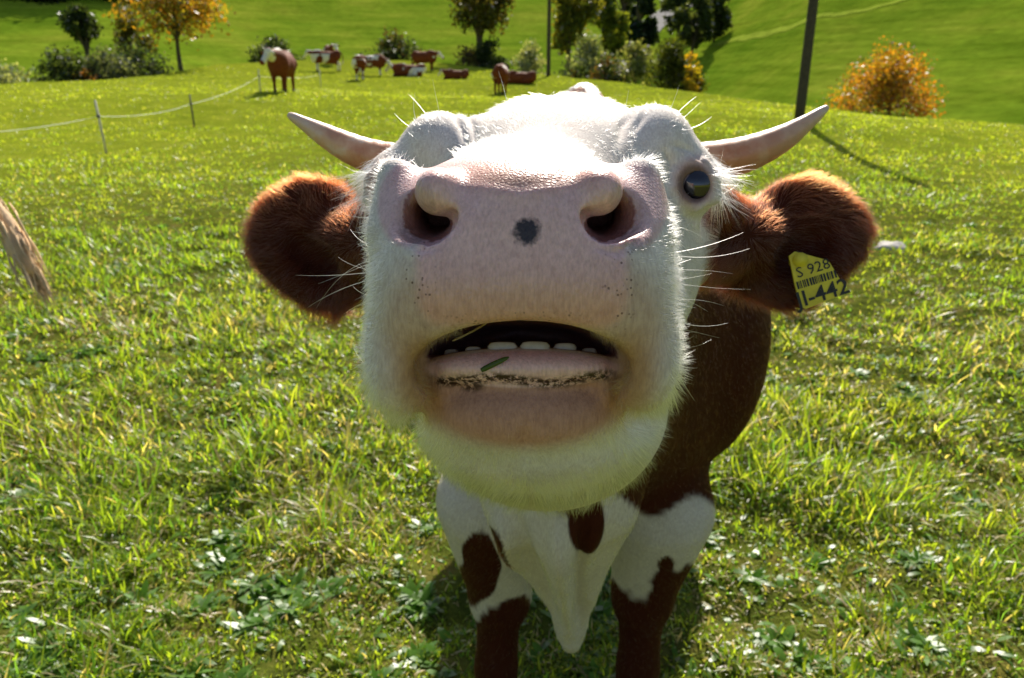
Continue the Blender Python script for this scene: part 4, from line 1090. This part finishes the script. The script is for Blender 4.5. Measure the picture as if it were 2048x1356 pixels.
# ---- ear tag
MAT['tag'] = simple_mat('yellow_tag_plastic', (0.62, 0.52, 0.03), 0.45, 60, 0.2)
MAT['ink'] = simple_mat('black_ink', (0.015, 0.015, 0.02), 0.5)
def ear_tag():
    D = 0.853
    outl = [(1578, 512), (1590, 503), (1654, 520), (1660, 526), (1692, 578), (1688, 588), (1612, 618), (1600, 612), (1588, 560)]
    tilt = lambda u, v: D + 0.00008 * (v - 560) - 0.00006 * (u - 1630)
    A = [P(u, v, tilt(u, v)) for u, v in outl]; n = len(A)
    V = A + [p + BF * 0.0022 for p in A]; F = list(range(n)) + list(range(2 * n - 1, n - 1, -1)); L = [n, n]
    for i in range(n):
        j = (i + 1) % n; F += [i, n + i, n + j, j]; L.append(4)
    t = mesh_np('ear_tag', V, F, L, MAT['tag'], cow, smooth_sh=False); t['label'] = 'yellow plastic ear tag with black numbers'
    rt = P(1700, 560 - 25, tilt(1700, 535)) - P(1600, 560 + 6, tilt(1600, 566)); rt /= np.linalg.norm(rt)
    nn = np.cross(P(1600, 600, tilt(1600, 600)) - P(1600, 540, tilt(1600, 540)), P(1680, 560, tilt(1680, 560)) - P(1600, 560, tilt(1600, 560))); nn /= np.linalg.norm(nn)
    if nn @ BF > 0: nn = -nn
    upv = np.cross(nn, rt)
    M = Matrix(((rt[0], upv[0], nn[0]), (rt[1], upv[1], nn[1]), (rt[2], upv[2], nn[2])))
    def text(s, u, v, size, bold=0.0):
        cu = bpy.data.curves.new('txt', 'FONT'); cu.body = s; cu.size = size; cu.align_x = 'CENTER'; cu.align_y = 'CENTER'; cu.extrude = 0.0001; cu.offset = bold; cu.resolution_u = 2
        to = bpy.data.objects.new('txt', cu); COL.objects.link(to)
        bpy.context.view_layer.update()
        me = bpy.data.meshes.new_from_object(to.evaluated_get(bpy.context.evaluated_depsgraph_get()))
        bpy.data.objects.remove(to)
        me.materials.clear(); me.materials.append(MAT['ink'])
        o = bpy.data.objects.new('lettering', me); COL.objects.link(o); o.parent = t
        o.matrix_local = Matrix.Translation(Vector(P(u, v, tilt(u, v)) + nn * 0.0006)) @ M.to_4x4()
    text('S 928', 1626, 537, 0.0165); text('JI-442', 1645, 587, 0.0245, 0.0003)
    s = Soup(); x = -0.022
    rng = np.random.default_rng(2); c0 = P(1634, 559, tilt(1634, 559)) + nn * 0.0005
    while x < 0.022:
        wd = rng.choice([0.0007, 0.0012, 0.002]); q = [c0 + rt * (x + a * wd) + upv * b2 * 0.0042 for a, b2 in ((0, -1), (1, -1), (1, 1), (0, 1))]
        s.add(q, [0, 1, 2, 3], [4]); x += wd + rng.choice([0.0007, 0.001, 0.0014])
    s.build('barcode', MAT['ink'], t)
    V, F, L = tube([P(1600, 520, tilt(1600, 520)) - BF * 0.003, P(1600, 520, tilt(1600, 520)) + BF * 0.02], [0.008, 0.006], 14); mesh_np('tag_button', V, F, L, MAT['tag'], t)
ear_tag()

# ---- hair
def hair_obj(name, curves, radius, cols, mat, parent):
    """curves: (n, k, 3); radius: (n,) root radius"""
    n, k, _ = curves.shape
    hc = bpy.data.hair_curves.new(name); hc.add_curves([k] * n)
    hc.attributes['position'].data.foreach_set('vector', curves.astype(np.float32).ravel())
    rad = radius[:, None] * np.linspace(1, 0.12, k)[None] ** 0.8
    ra = hc.attributes.get('radius') or hc.attributes.new('radius', 'FLOAT', 'POINT')
    ra.data.foreach_set('value', rad.astype(np.float32).ravel())
    ca = hc.attributes.new('Col', 'FLOAT_COLOR', 'CURVE'); c4 = np.ones((n, 4), np.float32); c4[:, :3] = cols
    ca.data.foreach_set('color', c4.ravel())
    hc.materials.append(mat)
    o = bpy.data.objects.new(name, hc); COL.objects.link(o); o.parent = parent; return o
m, nt, out = newmat('cow_hair')
h = N(nt, 'ShaderNodeBsdfHairPrincipled')
try: h.parametrization = 'COLOR'
except Exception: pass
nt.links.new(attr(nt, 'Col').outputs['Color'], h.inputs['Color']); h.inputs['Roughness'].default_value = 0.35; h.inputs['Radial Roughness'].default_value = 0.6
nt.links.new(h.outputs[0], out.inputs[0]); MAT['hair'] = m
def fur(n, dens, length, flow, lift, cols, seed, name='fur', rad=0.00012, k=5, droop=0.25, clump=0.7, cvar=0.2):
    rng = np.random.default_rng(seed)
    tri = np.concatenate([CQ[:, [0, 1, 2]], CQ[:, [0, 2, 3]]])
    a, b_, c = CV[tri[:, 0]], CV[tri[:, 1]], CV[tri[:, 2]]
    area = np.linalg.norm(np.cross(b_ - a, c - a), axis=1) * 0.5
    wgt = area * dens[tri].mean(1); wgt = np.maximum(wgt, 0); pr = wgt / wgt.sum()
    idx = rng.choice(len(tri), n, p=pr); s1 = np.sqrt(rng.random(n)); s2 = rng.random(n)
    bc = np.stack([1 - s1, s1 * (1 - s2), s1 * s2], -1)
    T = tri[idx]
    mixv = lambda arr: (arr[T] * (bc[..., None] if arr.ndim == 2 else bc)).sum(1)
    p = mixv(CV); nn = mixv(CN); nn /= np.linalg.norm(nn, axis=1, keepdims=True) + 1e-9
    L = mixv(length) * rng.uniform(0.55, 1.35, n); lf = mixv(lift)
    fl = mixv(flow) + rng.normal(0, 0.16, (n, 3))
    fl = fl + clump * np.stack([noise3(p + 1.3, 70.0) - 0.5, noise3(p + 5.1, 70.0) - 0.5, noise3(p + 9.7, 70.0) - 0.5], -1) * 2 + clump * np.stack([noise3(p + 2.3, 22.0) - 0.5, noise3(p + 6.1, 22.0) - 0.5, noise3(p + 3.7, 22.0) - 0.5], -1) * 1.5; fl -= nn * (fl * nn).sum(1, keepdims=True); fl /= np.linalg.norm(fl, axis=1, keepdims=True) + 1e-9
    d = fl + nn * (lf * rng.uniform(0.5, 1.5, n))[:, None]; d /= np.linalg.norm(d, axis=1, keepdims=True)
    pts = [p - nn * 0.0008]; cur = d.copy()
    for i in range(k - 1):
        pts.append(pts[-1] + cur * (L / (k - 1))[:, None])
        cur = cur + fl * droop / k + rng.normal(0, 0.06, (n, 3)); cur /= np.linalg.norm(cur, axis=1, keepdims=True)
    C = mixv(cols) * rng.uniform(1 - cvar, 1 + cvar, (n, 1))
    return hair_obj(name, np.stack(pts, 1), rad * rng.uniform(0.7, 1.3, n), np.clip(C, 0, 0.92), MAT['hair'], cow)
facing = (CN * (CAMP - CV)).sum(1) / np.linalg.norm(CAMP - CV, axis=1)
headz = smooth(1.06, 0.98, CD)
seen = smooth(-0.75, -0.35, facing)
furd = headz * (1 - np.clip(skin * 2.2, 0, 1)) * seen
furd = furd * np.where(CD < 0.64, 1.8, 1.0) * np.where(ear, 0, 1)
cx = 1046 + (CD - 0.5) * 150
side = np.sign(CU - cx)
flow = BF[None] * 0.8 + BR[None] * (0.35 * side)[:, None] - BU[None] * (0.55 * smooth(400, 620, CW))[:, None]
flow = np.where((ear | (CD > 0.84))[:, None], BF[None] * 0.3 + BR[None] * (1.0 * side)[:, None] - BU[None] * 0.15, flow)
edge = smooth(0.75, 0.25, np.abs(facing))
leng = np.where(CD < 0.66, 0.0042 + 0.0045 * edge, 0.009) + 0.008 * smooth(640, 800, CW) * (CD < 0.66) * edge
leng = leng + 0.006 * smooth(240, 190, CW) * (CD > 0.8)
leng = leng * np.where(CD > 0.66, 1 - 0.80 * smooth(800, 900, CW), 1)
lift = np.where(CD < 0.66, 0.35 + 0.35 * edge, 0.12) + 0.12 * smooth(240, 190, CW)
lift = np.where(CD > 0.66, lift * (1 - 0.7 * smooth(800, 900, CW)), lift)
furd = furd * np.where(CD < 0.66, 0.45 + 0.9 * edge, 1.0) * (1 - 0.9 * chin) * smooth(0.95, 1.15, el(1046, 715, 218, 62) + (CD > 0.66))
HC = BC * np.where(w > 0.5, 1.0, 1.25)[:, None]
HC = np.where(((w > 0.5) & (chin < 0.2) & (flew < 0.15) & (corner < 0.1) & (thr_shade < 0.1))[:, None], np.maximum(HC, 0.6 * HC + 0.4 * np.array([0.74, 0.70, 0.62])), HC)
HC = HC * (1 - 0.5 * thr_shade)[:, None] * (1 - 0.22 * np.maximum(flew, corner))[:, None]  # throat hair carries painted shade too; lip lobes toned down
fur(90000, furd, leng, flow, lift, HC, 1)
# chin and lip fuzz
chd = smooth(1.2, 0.9, el(1046, 830, 240, 110)) * (CD < 0.66) * (CW > 768)
fur(5000, chd + 1e-9, np.full(len(CV), 0.004), -BU[None] + 0 * CV, np.full(len(CV), 0.45), HC, 2)
# ears: long ragged fringe
er = np.where(CU > 1046, np.sqrt(((CU - 1600) / 150) ** 2 + ((CW - 475) / 140) ** 2), np.sqrt(((CU - 615) / 130) ** 2 + ((CW - 482) / 140) ** 2))
out_dir = np.where((CU > 1046)[:, None], (CU - 1500)[:, None] * BR[None] - (CW - 470)[:, None] * BU[None], (CU - 720)[:, None] * BR[None] - (CW - 480)[:, None] * BU[None])
out_dir /= np.linalg.norm(out_dir, axis=1, keepdims=True) + 1e-9
EC = np.repeat(np.array([[0.15, 0.028, 0.006]]), len(CV), 0)
lowd = smooth(400, 480, CW - 0.0 * CU)[:, None]; EC = EC * (1 - lowd) + np.array([0.055, 0.011, 0.004]) * lowd  # dark inner hair plus the ear's own shade, painted into its lower part
fur(30000, ear * seen * (0.35 + smooth(0.6, 1.0, er)), 0.015 + 0.014 * smooth(0.8, 1.1, er), out_dir, np.full(len(CV), 0.28), EC, 3, rad=0.00015, k=6, clump=0.9, cvar=0.6)
# neck, shoulder, chest and fore legs: short sleek coat lying down and back
bd = smooth(0.96, 1.03, CD) * smooth(2.4, 1.9, CD) * seen * (CV[:, 2] > 0.12) * (1 - ear)
bflow = -BU[None] * 0.9 + BF[None] * 0.4 + BR[None] * (0.25 * np.sign(CU - 1150))[:, None] + 0 * CV
fur(70000, bd, np.full(len(CV), 0.012), bflow, np.full(len(CV), 0.16), BC * 1.05, 21, rad=0.00028, k=4, clump=0.8, cvar=0.45)
# brow lashes
for k_, (u, v, s_) in enumerate(((1400, 350, 1), (772, 352, -1))):
    dn = smooth(1.0, 0.6, el(u + 34 * s_, v - 5, 26, 62)) * (np.abs(CU - u) > 12) * (CD > 0.7) * (CD < 0.82)
    fd = BR[None] * s_ * 0.95 + BF[None] * 0.35 - BU[None] * 0.12 - BU[None] * (0.7 * smooth(330, 420, CW))[:, None] + 0 * CV
    fur(300, dn + 1e-9, np.full(len(CV), 0.034), fd, np.full(len(CV), 0.25), np.repeat(np.array([[0.85, 0.80, 0.70]]), len(CV), 0), 5 + k_, name='eyelashes', rad=0.0002, k=6, droop=0.8)
# whiskers
def whiskers():
    rng = np.random.default_rng(9); cur = []
    def add(u, v, du, dv, n=1, back=0.03, bend=0.2):
        q = np.hypot(CU - u, CW - v) + np.where(CD > 0.80, 1e4, 0); i = np.argmin(q); p = CV[i]
        D = CD[i]; e = P(u + du, v + dv, D + back) ; T = e - p
        side_ = np.cross(T, BF); side_ /= np.linalg.norm(side_) + 1e-9
        t = np.linspace(0, 1, 8)[:, None]
        cur.append(p + T * t + side_ * (np.linalg.norm(T) * bend * rng.normal(0, 0.9)) * t * t)
    for (u, v, du, dv) in ((1330, 345, 150, -20), (1335, 400, 110, -35), (1340, 455, 60, -10), (1340, 505, 150, -18), (1345, 510, 150, 25), (1345, 540, 120, -5), (1340, 565, 160, 28), (1345, 560, 80, -8),
                           (1348, 590, 70, 25), (1350, 600, 95, -10), (1345, 630, 50, 40), (1350, 640, 95, 40), (1350, 655, 90, 20), (1355, 690, 50, 28), (1350, 725, 38, 25), (1360, 745, 25, 60), (1345, 475, 70, 50), (1345, 480, 60, -35),
                           (760, 360, -90, -25), (755, 420, -85, -18), (750, 435, -60, 2), (745, 470, -40, -10), (745, 490, -50, -4), (742, 520, -120, 30), (742, 525, -105, 45), (742, 545, -150, 18), (742, 560, -130, 30), (742, 540, -70, -8),
                           (745, 600, -60, 14), (745, 590, -40, 4), (748, 625, -30, 30), (770, 375, -40, -30), (745, 735, -40, -8)):
        add(u, v, du, dv)
    for (u, v, du, dv) in ((815, 250, -30, -20), (830, 235, -15, -45), (850, 225, -28, -40), (880, 218, -15, -60), (1010, 195, -6, -55), (1340, 220, 20, -50), (1355, 225, 35, -35), (1362, 240, 42, -38), (1385, 255, 42, -12), (1250, 205, 6, -25), (870, 300, -60, -28), (860, 290, -20, -40)):
        add(u, v, du, dv, back=0.01)
    for k in range(46):
        s_ = 1 if k % 2 else -1; u = 1046 + s_ * 300; add(u, rng.uniform(420, 760), s_ * rng.uniform(15, 45), rng.uniform(-12, 22), back=0.01)
    cv = np.array(cur); n = len(cv)
    hair_obj('whiskers', cv, RNG.uniform(0.00012, 0.00024, n), np.full((n, 3), 0.80), MAT['hair'], cow)
whiskers()
